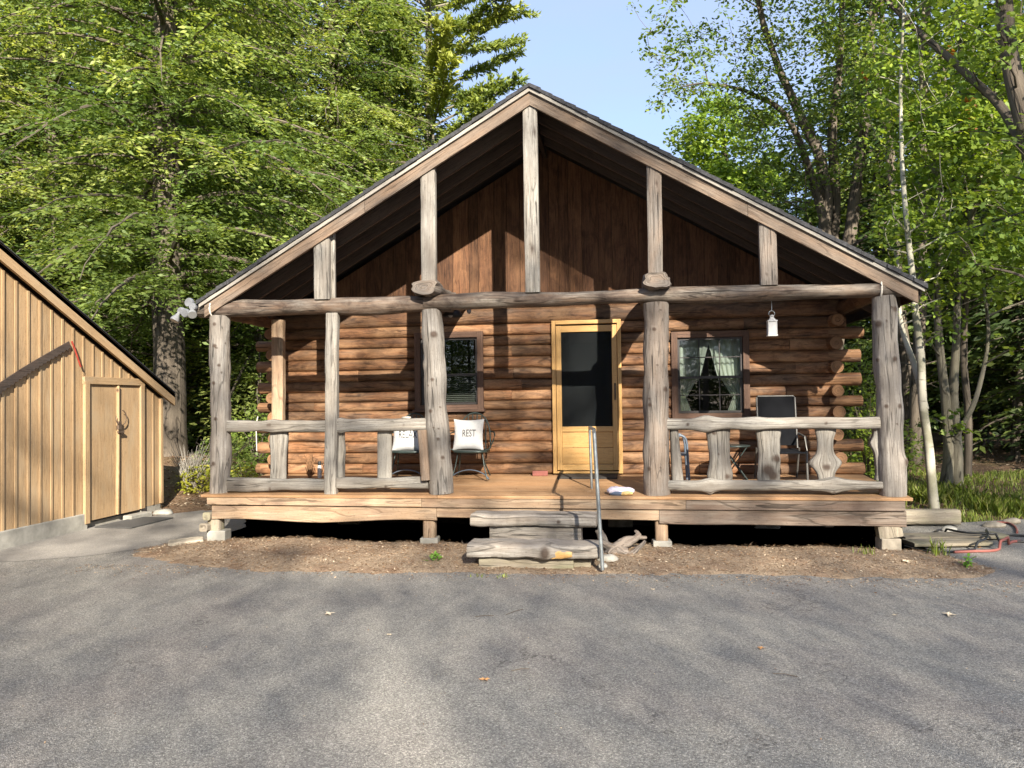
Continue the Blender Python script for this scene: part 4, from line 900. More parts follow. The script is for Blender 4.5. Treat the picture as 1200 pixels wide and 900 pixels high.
k = MB(); k.tube([(1.70, 1.38, 1.05), (1.70, 1.45, 1.5), (1.66, 1.46, 1.56), (1.6, 1.46, 1.56)], .014); P_.append(k.build('back_frame', M['bluegrey']))
under(t, P_)
# packet on the deck edge
t = thing('packet', 'crumpled white and blue plastic packet on the deck edge right of the handrail', 'packet', (1.02, .16, DK)); P_ = []
k = MB(); k.loft(wob(lin((.86, .13, DK + .05), (1.19, .17, DK + .045), 16), .02, 6, 3), [.015, .03, .04, .045, .042, .048, .045, .046, .05, .046, .05, .045, .043, .04, .03, .015], [.03] + [.10] * 14 + [.04], n=16, up=(0, 1, 0), rough=.3, rs=12); P_.append(k.build('wrapper', M['packetw']))
k = MB(); k.loft(wob(lin((.90, .07, DK + .025), (1.06, .04, DK + .02), 8), .01, 6), [.02, .028, .03, .03, .028, .026, .024, .015], n=12, rough=.2); P_.append(k.build('blue_edge', M['packetb']))
k = MB(); k.loft(wob(lin((1.03, .045, DK + .025), (1.17, .06, DK + .028), 8), .006, 6), [.02, .026, .028, .028, .028, .026, .024, .015], n=12, rough=.2); P_.append(k.build('paper_edge', M['packety']))
under(t, P_)
o = rockmesh('stone', (-1.62, .12, 1.60), (.06, .035, .022), 'stone', 31); tag(o, 'small white stone resting on the left railing near the RELAX cushion', 'stone')
k = MB(); k.box((0, 0, 0), (.22, .10, .07)); o = k.build('brick', M['hoser'], smooth=False, bevel=.008); o.location = (-.12, 1.72, dz(1.7) + .034); o.rotation_euler = (0, 0, .1); tag(o, 'faded red brick on the deck at the left foot of the door', 'brick')
# lantern
t = thing('lantern', 'white metal lantern hanging from the porch beam on the right', 'lantern', (2.83, .2, 2.53)); P_ = []; x, y = 2.83, .2
k = MB(); k.box((x, y, 2.625), (.088, .088, .165)); k.box((x, y, 2.540), (.112, .112, .018)); k.box((x, y, 2.712), (.112, .112, .014))
for sx in (-1, 1):
    for sy in (-1, 1): k.box((x + sx * .045, y + sy * .045, 2.625), (.012, .012, .166))
P_.append(k.build('body', M['whitemetal'], smooth=False, bevel=.002))
k = MB(); k.loft(lin((x, y, 2.719), (x, y, 2.765), 4), [.062, .045, .03, .026], n=4, up=(.7, .7, 0)); k.loft(lin((x, y, 2.765), (x, y, 2.785), 3), [.028, .028, .02], n=12); P_.append(k.build('cap', M['whitemetal'], smooth=False))
k = MB(); k.tube([Vector((x + .034 * math.cos(q), y, 2.80 + .034 * math.sin(q))) for q in np.linspace(-.4, math.pi + .4, 14)], .004, 6); k.tube([(x, y, 2.83), (x + .002, y, 2.90), (x, y, 2.96)], .004, 6); P_.append(k.build('hook', M['steel']))
under(t, P_)
# dome light by the left-centre post
t = thing('porch_light', 'dark dome light with a pale bulb under the beam by the leaning post', 'light', (-1.10, .42, 2.95)); P_ = []; x, y = -1.08, .42
k = MB(); k.loft([Vector((x, y, 3.0 - .10 * (1 - math.cos(q)))) for q in np.linspace(.05, math.pi / 2, 9)], [.13 * math.sin(q) for q in np.linspace(.05, math.pi / 2, 9)], n=26, cap=False); P_.append(k.build('shade', M['sash']))
k = MB(); k.loft([Vector((x - .02, y - .02, 2.985 - .05 * (1 - math.cos(q)))) for q in np.linspace(.05, 3.0, 10)], [.032 * math.sin(q) + .004 for q in np.linspace(.05, 3.0, 10)], n=14); P_.append(k.build('bulb', M['bulb']))
k = MB(); k.loft(lin((x + .22, y, 2.93), (x + .22, y - .03, 2.985), 5), [.012, .026, .03, .028, .02], n=14); k.tube([(x + .22, y, 2.98), (x + .14, y + .02, 3.0), (x, y + .02, 3.0)], .012); P_.append(k.build('sensor', M['lamp']))
under(t, P_)
# flood lights at the left beam end
t = thing('flood_light', 'cluster of grey flood lights with white bulbs at the left end of the porch beam', 'flood light', (-4.44, .05, 3.06)); P_ = []
def disc(c, dr_, r, th, mat, nm): 
    k = MB(); c = Vector(c); d_ = Vector(dr_).normalized(); k.loft([c, c + d_ * th * .3, c + d_ * th * .8, c + d_ * th], [r * .9, r, r, r * .85], n=20, up=(.3, .1, .9), ex=2); P_.append(k.build(nm, M[mat]))
disc((-4.47, .06, 3.13), (-.2, -1, .1), .062, .06, 'lamp', 'mount_plate'); disc((-4.56, .04, 3.02), (-.3, -1, 0), .052, .07, 'lamp', 'mount_plate'); disc((-4.40, .03, 3.07), (.1, -1, 0), .05, .08, 'lamp', 'mount_plate'); disc((-4.47, -.03, 2.99), (-.1, -1, -.1), .058, .06, 'lamp', 'mount_plate')
for (a, b) in (((-4.565, -.06, 3.0), (-4.60, -.12, 2.885)), ((-4.40, -.05, 3.05), (-4.33, -.15, 2.95))):
    k = MB(); a = Vector(a); b = Vector(b); k.loft(lin(a, b, 6), [.016, .021, .030, .043, .056, .054], n=18, up=(.1, .9, .3)); P_.append(k.build('bulb', M['bulb']))
under(t, P_)
for x in (-4.17, 4.02):
    k = MB(); k.tube([Vector((x + .012 * math.sin(q), .15 + .150 * math.sin(q), 3.05 + .130 * math.cos(q))) for q in np.linspace(0, 6.28, 22)], .011, 6); cpart(k.build('cable_loop', M['rope']))
k = MB(); k.box((4.28, .04, 3.165), (.2, .05, .012)); k.box((4.37, .04, 3.15), (.012, .05, .04)); cpart(k.build('bracket', M['lamp'], smooth=False))
# ================================================================== foliage
def leafmesh(name, C, X, Y, tmpl, size, tint, mat):
    """C centres, X/Y unit axes (N,3), tmpl polygon (k,3) in leaf space, size (N,)"""
    N = len(C); k = len(tmpl); T = np.asarray(tmpl, float); Z = np.cross(X, Y)
    V = C[:, None, :] + size[:, None, None] * (T[None, :, 0, None] * X[:, None, :] + T[None, :, 1, None] * Y[:, None, :] + T[None, :, 2, None] * Z[:, None, :])
    me = bpy.data.meshes.new(name); me.vertices.add(N * k); me.vertices.foreach_set('co', V.astype(np.float32).ravel())
    me.loops.add(N * k); me.loops.foreach_set('vertex_index', np.arange(N * k, dtype=np.int32)); me.polygons.add(N)
    me.polygons.foreach_set('loop_start', np.arange(0, N * k, k, dtype=np.int32)); me.update(calc_edges=True)
    a = me.attributes.new('tint', 'FLOAT', 'POINT'); a.data.foreach_set('value', np.repeat(np.clip(tint, 0, 1), k).astype(np.float32)); me.materials.append(mat); return me
def unit(a): return a / np.maximum(np.linalg.norm(a, axis=-1, keepdims=True), 1e-9)
KITE = [(0, 0, 0), (.4, .18, .02), (1, 0, -.08), (.4, -.18, .02)]
MAPLE = [(0, 0, 0), (.25, .42, .03), (.45, .2, .02), (.62, .5, -.05), (1, 0, -.12), (.62, -.5, -.05), (.45, -.2, .02), (.25, -.42, .03)]
OVAL = [(0, 0, 0), (.3, .26, .04), (.7, .22, .0), (1, 0, -.1), (.7, -.22, .0), (.3, -.26, .04)]
def link(name, me, parent=None): o = bpy.data.objects.new(name, me); COL.objects.link(o); o.parent = parent; return o

def conifer_mesh(h, z0, lmax, nb, seed, mat, barkmat='bark', r0=.32, needle=.15, spacing=.075, shape=.75, droop=.35, up0=.15, tuft=False):
    rg = np.random.default_rng(seed); random.seed(seed); tr = MB(); Cs = []; Xs = []; Ys = []; Ss = []; Ts = []
    n = 26; pts = wob(lin((0, 0, -.3), (0, 0, h), n), .12, .25, seed); tr.loft(pts, [max(.02, r0 * (1 - i / n) ** .8 * (1.25 if i == 0 else 1)) for i in range(n)], n=12, up=(0, 1, 0), rough=.12, rs=3)
    for b in range(nb):
        z = z0 + (h - z0) * (b + rg.random()) / nb * .98; fz = (z - z0) / (h - z0); L = lmax * (1 - fz) ** shape * rg.uniform(.65, 1.1) + .3
        a = b * 2.4 + rg.uniform(-.4, .4); d = np.array([math.cos(a), math.sin(a), 0.]); pz = up0 + rg.uniform(-.2, .3) + .5 * fz; dr = droop * rg.uniform(.5, 1.35)
        m = max(5, int(L / .35)); s = np.linspace(0, 1, m); k0 = pts[min(n - 1, int((z + .3) / (h + .3) * (n - 1)))]
        P = np.array([k0.x, k0.y, z]) + d * (s * L)[:, None] + np.array([0, 0, 1.]) * ((pz * s - dr * s ** 2) * L)[:, None]
        P += rg.normal(0, .03, P.shape) * s[:, None]
        tr.loft([Vector(p) for p in P], list(np.linspace(.012 + .012 * L, .006, m)), n=5, up=(0, 0, 1), cap=False)
        bt = rg.uniform(-.1, .7); side = np.array([-d[1], d[0], 0.])
        ns = int(L / (.085 if not tuft else .10)); 
        for q in range(ns):
            u = (.06 if not tuft else .3) + (.94 if not tuft else .7) * (q + rg.random()) / ns; i = min(m - 2, int(u * (m - 1))); w_ = u * (m - 1) - i; p = P[i] * (1 - w_) + P[i + 1] * w_
            sg = 1 if q % 2 else -1; tl = (.36 * L * (1 - u) ** .8 + .22) * rg.uniform(.6, 1.15)
            if tuft: tl = rg.uniform(.25, .55)
            td = unit(d * rg.uniform(.5, .9) + side * sg * rg.uniform(.5, 1.) + np.array([0, 0, (rg.uniform(.1, .9) if tuft else rg.uniform(-.75, .2))]))
            if rg.random() < .12 and not tuft: continue
            nk = max(3, int(tl / spacing)); kk = (np.arange(nk) + rg.random(nk)) / nk
            c = p + td * (kk * tl)[:, None] + np.array([0, 0, -.16]) * (kk ** 2 * tl)[:, None] * (0 if tuft else 1) + rg.normal(0, .045, (nk, 3))
            if tuft: x = unit(td + rg.normal(0, .75, (nk, 3)))
            else:
                sd2 = np.cross(td, [0, 0, 1.]); sgn = np.where(np.arange(nk) % 2 == 0, 1, -1)[:, None]; x = unit(td * .8 + sd2 * sgn * rg.uniform(.5, 1.1, (nk, 1)) + rg.normal(0, .16, (nk, 3)))
            y = unit(np.cross(np.array([0, 0, 1.]) + rg.normal(0, .8 if not tuft else 1.2, (nk, 3)), x))
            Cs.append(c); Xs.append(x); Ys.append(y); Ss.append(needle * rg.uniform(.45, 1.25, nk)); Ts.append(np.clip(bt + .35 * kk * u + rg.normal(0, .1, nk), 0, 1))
    tm = tr.build('trunk', M[barkmat]); tmesh = tm.data; bpy.data.objects.remove(tm)
    return tmesh, leafmesh('crown', np.concatenate(Cs), np.concatenate(Xs), np.concatenate(Ys), KITE, np.concatenate(Ss), np.concatenate(Ts), M[mat])

def broad_meshes(trunks, clumps, seed, mat, leaf=.1, nleaf=130, barkmat='bark', tmpl=MAPLE, flat=.5, brr=.012, red=0.):
    """trunks: [([points],[radii])] ; clumps: [(centre, radius)] ; every clump hangs on a branch from the nearest trunk point below it"""
    rg = np.random.default_rng(seed); random.seed(seed); tr = MB(); nodes = []
    for (pts, rad) in trunks:
        P = [Vector(p) for p in pts]; out = []; rr = []; n = len(P)
        for a in range(n - 1):
            p0 = P[max(a - 1, 0)]; p1 = P[a]; p2 = P[a + 1]; p3 = P[min(a + 2, n - 1)]
            for j in range(8):
                u = j / 8; out.append(.5 * ((2 * p1) + (p2 - p0) * u + (2 * p0 - 5 * p1 + 4 * p2 - p3) * u * u + (3 * p1 - p0 - 3 * p2 + p3) * u ** 3)); rr.append(rad[a] * (1 - u) + rad[a + 1] * u)
        out.append(P[-1]); rr.append(rad[-1]); tr.loft(wob(out, .04, .9, seed + len(nodes)), rr, n=14, up=(.05, .99, .1), rough=.1, rs=4); nodes += [(p, r) for p, r in zip(out, rr)]
    Cs = []; Xs = []; Ys = []; Ss = []; Ts = []; att = [(p, r) for p, r in nodes]
    for (c, r) in sorted(clumps, key=lambda q: min((Vector(q[0]) - p).length for p, _ in nodes)):
        c = Vector(c); best = min(att, key=lambda q: (q[0] - c).length + 2.2 * max(0, q[0].z - c.z + .3 * (q[0] - c).xy.length) )
        p = best[0]; L = (c - p).length
        if L > .15:
            mid_ = p.lerp(c, .5) + Vector((rg.normal(0, .08), rg.normal(0, .08), rg.normal(.06, .08))) * L
            r0_ = min(best[1] * .7, brr * (1 + L * .9)); nn = max(4, int(L / .3)); pts = []
            for i in range(nn): u = i / (nn - 1); pts.append(p * (1 - u) ** 2 + mid_ * 2 * u * (1 - u) + c * u * u)
            tr.loft(pts, list(np.linspace(r0_, max(.005, r0_ * .45), nn)), n=6, up=(.1, .2, .97), cap=False)
            att += [(pts[i], max(.008, r0_ * (1 - .5 * i / nn))) for i in range(1, nn)]
        N = int(nleaf * (r / .7) ** 2); g = rg.normal(0, 1, (N, 3)); g = g / np.linalg.norm(g, axis=1, keepdims=True) * (rg.random((N, 1)) ** .45)
        cc = np.array(c) + g * np.array([r, r, r * flat]); 
        # leaves sit in drifting layers
        cc[:, 2] += .10 * r * np.sin(cc[:, 0] * 3 + seed) 
        nrm = unit(np.array([.1, -.35, 1.]) + rg.normal(0, .55, (N, 3))); x = unit(np.cross(nrm, rg.normal(0, 1, (N, 3)))); x[:, 2] -= .25; x = unit(x); y = unit(np.cross(nrm, x))
        Cs.append(cc); Xs.append(x); Ys.append(y); Ss.append(leaf * rg.uniform(.6, 1.25, N)); Ts.append(np.clip(rg.uniform(.1, .65) + rg.normal(0, .14, N), 0, 1))
    tm = tr.build('trunk', M[barkmat]); tmesh = tm.data; bpy.data.objects.remove(tm)
    return tmesh, leafmesh('crown', np.concatenate(Cs), np.concatenate(Xs), np.concatenate(Ys), tmpl, np.concatenate(Ss), np.concatenate(Ts), M[mat])

def tree(name, label, meshes, loc, rz=0, s=1., group=None, cat='tree'):
    t = thing(name, label, cat, loc, group); t.rotation_euler = (0, 0, rz); t.scale = (s, s, s); link('trunk', meshes[0], t); link('crown', meshes[1], t); return t

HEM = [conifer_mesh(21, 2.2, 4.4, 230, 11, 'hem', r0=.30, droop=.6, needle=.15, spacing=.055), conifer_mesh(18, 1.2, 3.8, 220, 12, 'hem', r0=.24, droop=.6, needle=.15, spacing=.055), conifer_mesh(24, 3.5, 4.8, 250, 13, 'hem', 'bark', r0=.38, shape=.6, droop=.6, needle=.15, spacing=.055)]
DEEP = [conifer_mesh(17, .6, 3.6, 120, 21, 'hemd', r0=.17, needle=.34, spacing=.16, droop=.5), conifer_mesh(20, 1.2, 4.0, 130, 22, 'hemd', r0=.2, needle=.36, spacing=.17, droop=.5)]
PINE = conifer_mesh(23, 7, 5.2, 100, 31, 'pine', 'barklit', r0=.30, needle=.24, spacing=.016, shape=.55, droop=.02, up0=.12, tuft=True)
# main evergreens on the left
BT = gat(196, 553, .3)
for (px, Y, mesh, rz, s, lab) in (
    (196, 7.2, 2, .4, 1.0, 'great hemlock with a thick bare lower trunk between shed and porch'),
    (62, 10.5, 0, 2.1, 1.0, 'tall hemlock with a pale sunlit trunk rising behind the shed roof'),
    (-60, 8.0, 1, 4.0, 1.05, 'feathery hemlock behind the shed at the left picture edge'),
    (305, 12.5, 0, 1.2, 1.05, 'yellow-green sunlit hemlock directly left of the cabin roof'),
    (395, 15.0, 2, 5.2, 1.0, 'hemlock with dark hanging boughs above the left roof slope'),
    (130, 15.5, 1, .9, 1.2, 'slim hemlock filling the gap between the two big trunks'),
    (245, 19.0, 2, 3.3, 1.1, 'tall hemlock further back left of the cabin'),
    (455, 18.5, 1, 2.7, 1.12, 'hemlock standing against the white pine above the roof'),
    (15, 17.0, 2, 1.9, 1.05, 'deep-set hemlock behind the left edge trees')):
    p = at(px, 560, Y); tree('hemlock_tree', lab, HEM[mesh], (p.x, p.y, gz(p.x, p.y) - .1), rz, s, 'hemlocks left of the cabin')
p = at(508, 560, 20.0); tree('white_pine_tree', 'open-crowned white pine with a pale trunk and long level boughs left of the ridge', PINE, (p.x, p.y, 0.5), 1.0, 1.0)
# dark stems between the left trees
rg = np.random.default_rng(5)
def stem_mesh(h, r, seed, mat='bark'):
    random.seed(seed); k = MB(); n = 16; k.loft(wob(lin((0, 0, -.2), (random.uniform(-.4, .4), 0, h), n), .1, .4, seed), list(np.linspace(r, r * .35, n)), n=10, up=(0, 1, 0), rough=.08)
    for _ in range(9):
        z = random.uniform(1.5, h * .9); a = random.uniform(0, 6.28); L = random.uniform(.6, 1.8); k.tube([(0, 0, z), (math.cos(a) * L * .5, math.sin(a) * L * .5, z + .15), (math.cos(a) * L, math.sin(a) * L, z + random.uniform(-.3, .3))], [.02, .012, .005], 5)
    o = k.build('trunk', M[mat]); me = o.data; bpy.data.objects.remove(o); return me
STEM = [stem_mesh(13, .11, 1), stem_mesh(11, .08, 2), stem_mesh(14, .15, 3)]
# the woods behind: rows of dark evergreens and bare stems
random.seed(77); cnt = 0; snt = 0
for row, (Y, stp) in enumerate(((11, 3.4), (15, 3.2), (20, 3.4), (26, 4.0), (33, 4.5), (42, 5.5), (54, 7))):
    half = 12 + Y * .95; x = -half - 4
    while x < half:
        X = x + random.uniform(-1.2, 1.2); yy = Y + random.uniform(-1.8, 1.8); x += stp
        q = project((X, yy, 14)); b = project((X, yy, 1))
        if q is None or q[0] < -260 or q[0] > 1460: continue
        if 470 < q[0] < 1075 and Y < 24 and not (q[0] > 900 and Y > 14): continue
        if 520 < q[0] < 830: continue
        if q[0] < 560 and Y < 14: continue
        t = thing('evergreen_tree', 'dark evergreen standing deep in the woods behind the cabin', 'tree', (X, yy, gz(X, yy)), 'dark evergreens deep in the woods'); s = random.uniform(.75, 1.15) * (1 if q[0] < 600 else .62 if q[0] < 1000 else .9)
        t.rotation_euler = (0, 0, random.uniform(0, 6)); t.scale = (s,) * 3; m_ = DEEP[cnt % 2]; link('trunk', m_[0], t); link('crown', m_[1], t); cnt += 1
for i in range(34):
    side = -1 if i % 5 < 2 else 1; px = random.uniform(1060, 1290) if side > 0 else random.uniform(-60, 330); Y = random.uniform(7.5, 26); p = at(px, 560, Y)
    if side < 0 and p.x > -7 and p.y < 5: continue
    t = thing('tree_stem', 'thin dark tree stem standing in the shaded woods', 'tree', (p.x, p.y, gz(p.x, p.y)), 'thin dark stems in the shaded woods'); link('trunk', STEM[i % 3], t); t.rotation_euler = (random.uniform(-.05, .05), random.uniform(-.05, .05), random.uniform(0, 6))
# ---- broadleaf trees on the right
def region(px0, py0, px1, py1, Y0, Y1, n, r0, r1, rg):
    out = []
    for _ in range(n):
        Y = rg.uniform(Y0, Y1); p = at(rg.uniform(px0, px1), rg.uniform(py0, py1), Y); out.append((tuple(p), rg.uniform(r0, r1)))
    return out
def W(*pp): return [tuple(at(*p)) for p in pp]
def btree(name, label, base, meshes_args, group=None, **kw):
    trunks, clumps, seed, mat = meshes_args; m_ = broad_meshes(trunks, clumps, seed, mat, **kw); t = thing(name, label, 'tree', base, group)
    for nm, me in zip(('trunk', 'crown'), m_): o = link(nm, me, t); o.location = -Vector(base)
    return t
rg = np.random.default_rng(91)
# multi-stemmed maple behind the right roof slope
Y = 12.5
btree('maple_tree', 'tall multi-stemmed tree with airy leaves rising behind the right roof slope', tuple(at(985, 520, Y)),
      ([(W((950, 520, Y), (965, 300, Y), (965, 200, Y), (935, 130, Y), (905, 60, Y - .5), (880, -40, Y - 1), (860, -130, Y - 1)), [.24, .19, .15, .12, .085, .06, .03]),
        (W((955, 520, Y), (978, 250, Y + .3), (975, 160, Y + .3), (985, 60, Y + .3), (990, -60, Y), (1000, -200, Y)), [.2, .15, .12, .085, .055, .03]),
        (W((965, 520, Y), (998, 260, Y), (1012, 150, Y), (1020, 40, Y), (1050, -80, Y)), [.22, .16, .12, .09, .04]),
        (W((978, 300, Y), (930, 150, Y - .5), (880, 110, Y - 1), (830, 98, Y - 1.5), (800, 102, Y - 2)), [.14, .08, .05, .03, .012])],
       region(780, -60, 900, 110, 10, 13.5, 52, .4, .7, rg) + region(870, -320, 1080, 250, 10, 15, 270, .5, .9, rg) + region(742, 10, 800, 110, 10, 12, 15, .28, .45, rg) + region(760, 95, 850, 135, 10, 12, 5, .25, .4, rg), 41, 'mapled'), leaf=.13, nleaf=92, tmpl=OVAL)
# sunlit tree further back, its crown beside the ridge
Y = 24
btree('maple_tree', 'bright yellow-green tree farther back beyond the right roof slope', tuple(at(850, 500, Y)),
      ([(W((850, 520, Y), (855, 300, Y), (850, 200, Y), (845, 130, Y)), [.3, .22, .15, .05])],
       region(800, 130, 905, 250, 22, 26, 44, .7, 1.1, rg) + region(795, 200, 1010, 330, 22, 26, 60, .7, 1.1, rg) + region(815, 118, 860, 140, 23, 25, 5, .6, .9, rg), 42, 'maple'), leaf=.19, nleaf=110)
# maple at the right edge of the clearing: many overlapping sprays
Y = 5.2
btree('maple_tree', 'many-stemmed maple with pale lit bark rising from the grass right of the porch', tuple(gat(1112, 590)),
      ([(W((1106, 592, Y), (1112, 520, Y), (1104, 430, Y), (1098, 340, Y), (1105, 250, Y), (1080, 120, Y), (1085, -40, Y)), [.13, .09, .07, .055, .045, .035, .02]),
        (W((1122, 592, Y), (1120, 500, Y), (1118, 430, Y), (1128, 300, Y), (1150, 200, Y), (1175, 60, Y), (1190, -80, Y)), [.125, .09, .07, .05, .042, .032, .02]),
        (W((1116, 520, Y), (1142, 470, Y - .2), (1158, 400, Y), (1152, 330, Y)), [.05, .04, .03, .02])],
       region(1030, 130, 1240, 345, 4.0, 6.6, 190, .3, .55, rg) + region(1030, -260, 1260, 170, 4.2, 7.5, 250, .4, .65, rg) + region(1085, 330, 1140, 395, 4.3, 5.5, 9, .2, .35, rg) + region(1100, 480, 1135, 512, 4.6, 5.2, 3, .2, .26, rg) + region(1170, 390, 1185, 410, 4.6, 5.2, 2, .16, .2, rg) + region(1075, 470, 1100, 520, 4.8, 5.6, 4, .16, .28, rg), 43, 'maple'), leaf=.105, nleaf=105, barkmat='barklit')
Y = 3.7
btree('birch_tree', 'slender white birch leaning left just beyond the right end of the deck', tuple(gat(1095, 603)),
      ([(W((1096, 606, Y), (1090, 540, Y), (1082, 470, Y), (1077, 400, Y), (1070, 340, Y), (1062, 250, Y), (1055, 150, Y), (1058, 40, Y), (1062, -90, Y)), [.08, .07, .064, .058, .05, .038, .03, .02, .012]),
        (W((1084, 480, Y), (1070, 430, Y + .2), (1058, 380, Y + .4), (1050, 300, Y + .5)), [.055, .05, .04, .02])],
       region(1060, 335, 1110, 395, 3.2, 4.2, 7, .2, .34, rg) + region(1035, 210, 1120, 330, 3.2, 4.6, 22, .25, .42, rg) + region(1010, -150, 1140, 200, 2.8, 5, 80, .3, .5, rg), 44, 'maple'), leaf=.09, nleaf=105, barkmat='birch', tmpl=OVAL)
Y = 6.4
btree('maple_tree', 'thin straight young maple right of the many-stemmed one', tuple(gat(1136, 588)),
      ([(W((1136, 590, Y), (1134, 500, Y), (1130, 400, Y), (1132, 250, Y), (1125, 60, Y), (1130, -60, Y)), [.075, .065, .06, .05, .04, .02])],
       region(1080, 190, 1230, 360, 6, 8, 40, .35, .55, rg) + region(1090, -100, 1240, 190, 6, 8, 45, .4, .6, rg), 45, 'mapled'), leaf=.11, nleaf=100)
# oak leaning in at the top right
Y = 2.6
btree('oak_tree', 'thick grey trunk and limb crossing the top right corner', tuple(at(1290, 560, Y)),
      ([(W((1290, 590, Y), (1262, 400, Y), (1215, 200, Y), (1182, 60, Y), (1172, -60, Y), (1150, -260, Y)), [.20, .17, .14, .115, .10, .07]),
        (W((1225, 235, Y), (1180, 135, Y + .4), (1130, 85, Y + .8), (1080, 40, Y + 1.2), (1035, -5, Y + 1.6), (990, -60, Y + 2)), [.075, .065, .055, .048, .04, .025])],
       region(1110, -260, 1290, 130, 1.6, 4.4, 90, .3, .5, rg) + region(960, -220, 1150, -20, 3, 5, 24, .3, .5, rg) + region(1120, 130, 1290, 330, 2.0, 4, 48, .25, .42, rg), 46, 'mapled'), leaf=.105, nleaf=85, barkmat='bark')
# a few turning leaves
C_ = []
for (px, py, Yq) in ((1112, 60, 4), (1063, 135, 4.2), (1136, 118, 4), (1197, 135, 3), (1135, 148, 4.2), (1015, 92, 10)):
    c = np.array(at(px, py, Yq)); C_.append(c + rng.normal(0, .07, (10, 3)))
C_ = np.concatenate(C_); nn_ = unit(rng.normal(0, 1, (len(C_), 3)) + [0, 0, 1]); xx = unit(np.cross(nn_, rng.normal(0, 1, (len(C_), 3))))
me = leafmesh('turning_leaves', C_, xx, unit(np.cross(nn_, xx)), MAPLE, rng.uniform(.06, .11, len(C_)), rng.random(len(C_)), M['redleaf']); tag(link('turning_leaves', me), None, None, None, 'stuff')
# overhead cable
k = MB(); a, b = at(1000, 300, 4.5), at(1300, 212, 2.0); k.tube([a.lerp(b, u) - Vector((0, 0, .25 * 4 * u * (1 - u) * .4)) for u in np.linspace(0, 1, 16)], .011, 6); tag(k.build('overhead_cable', M['cable']), 'thin dark cable slung through the maples right of the roof', 'cable')

# ---- low growth
def bush(name, label, c, r, n, mat, seed, leaf=.05, tmpl=OVAL, h=.5, cat='bush', stems=14, dome=.7):
    rg = np.random.default_rng(seed); random.seed(seed); c = Vector(c); t = thing(name, label, cat, c); k = MB()
    for _ in range(stems):
        a = random.uniform(0, 6.28); d = random.uniform(.2, 1) * r; k.tube([(0, 0, -.05), (math.cos(a) * d * .4, math.sin(a) * d * .4, h * .5), (math.cos(a) * d, math.sin(a) * d, h * random.uniform(.7, 1))], [.008, .006, .003], 5)
    o = k.build('stems', M['twig'], t)
    g = rg.normal(0, 1, (n, 3)); g = g / np.linalg.norm(g, axis=1, keepdims=True) * rg.random((n, 1)) ** .33; g[:, 2] = np.abs(g[:, 2]); cc = g * np.array([r, r, h]); cc[:, 2] += .02
    bump_ = np.array([nz(p[0] * 6 + seed, p[1] * 6, p[2] * 6) for p in cc]); keep = bump_ > -.18; cc = cc[keep]; n = len(cc)
    nr = unit(np.array([0, -.2, 1.]) + rg.normal(0, .5, (n, 3))); x = unit(np.cross(nr, rg.normal(0, 1, (n, 3)))); y = unit(np.cross(nr, x))
    link('leaves', leafmesh('leaves', cc, x, y, tmpl, leaf * rg.uniform(.6, 1.3, n), np.clip(.4 + bump_[keep] * .8 + rg.normal(0, .15, n), 0, 1), M[mat]), t); return t
def gp(px, py, Y=None):
    p = gat(px, py, .05) if Y is None else at(px, py, Y); return (p.x, p.y, gz(p.x, p.y))
for i, (px, Y, r, h, n, mt, lab, lf) in enumerate((
    (232, 4.6, .42, .55, 900, 'yellowleaf', 'yellow-green bush left of the corner post', .07), (292, 4.8, .55, .6, 1200, 'yellowleaf', 'yellow-green bush seen through the left railing', .07),
    (262, 6.0, .7, .9, 1500, 'hem', 'green bush behind the yellow ones left of the cabin', .08), (300, 7.5, .8, 1.5, 1800, 'mapled', 'leafy dark sapling thicket left of the log wall', .09),
    (1030, 6.2, .5, 1.5, 1100, 'maple', 'leafy bush between the right log ends and the corner post', .09), (1045, 7.0, .7, 1.1, 1300, 'mapled', 'dark low bush behind the right corner post', .09),
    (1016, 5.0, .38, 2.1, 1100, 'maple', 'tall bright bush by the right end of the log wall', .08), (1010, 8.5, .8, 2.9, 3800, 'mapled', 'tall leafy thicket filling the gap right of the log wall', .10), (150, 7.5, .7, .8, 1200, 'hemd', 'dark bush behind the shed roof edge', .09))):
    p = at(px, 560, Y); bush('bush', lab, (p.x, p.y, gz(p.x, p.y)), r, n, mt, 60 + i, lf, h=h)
# dead twiggy shrub
t = thing('dead_shrub', 'leafless tan twiggy shrub between the shed corner and the porch post', 'shrub', tuple(gp(222, 556, 4.6))); k = MB(); random.seed(9)
for _ in range(60):
    a = random.uniform(0, 6.28); d = random.uniform(.1, .5); h = random.uniform(.4, 1.0); m1_ = Vector((math.cos(a) * d * .5, math.sin(a) * d * .5, h * .55)); e = Vector((math.cos(a) * d, math.sin(a) * d, h))
    k.tube([(0, 0, -.05), m1_, e], [.009, .006, .003], 5)
    for _ in range(2): k.tube([m1_, m1_ + Vector((random.uniform(-.2, .2), random.uniform(-.2, .2), random.uniform(.05, .3)))], [.005, .002], 4)
k.build('twigs', M['greydark' if 0 else 'trimgrey'], t)
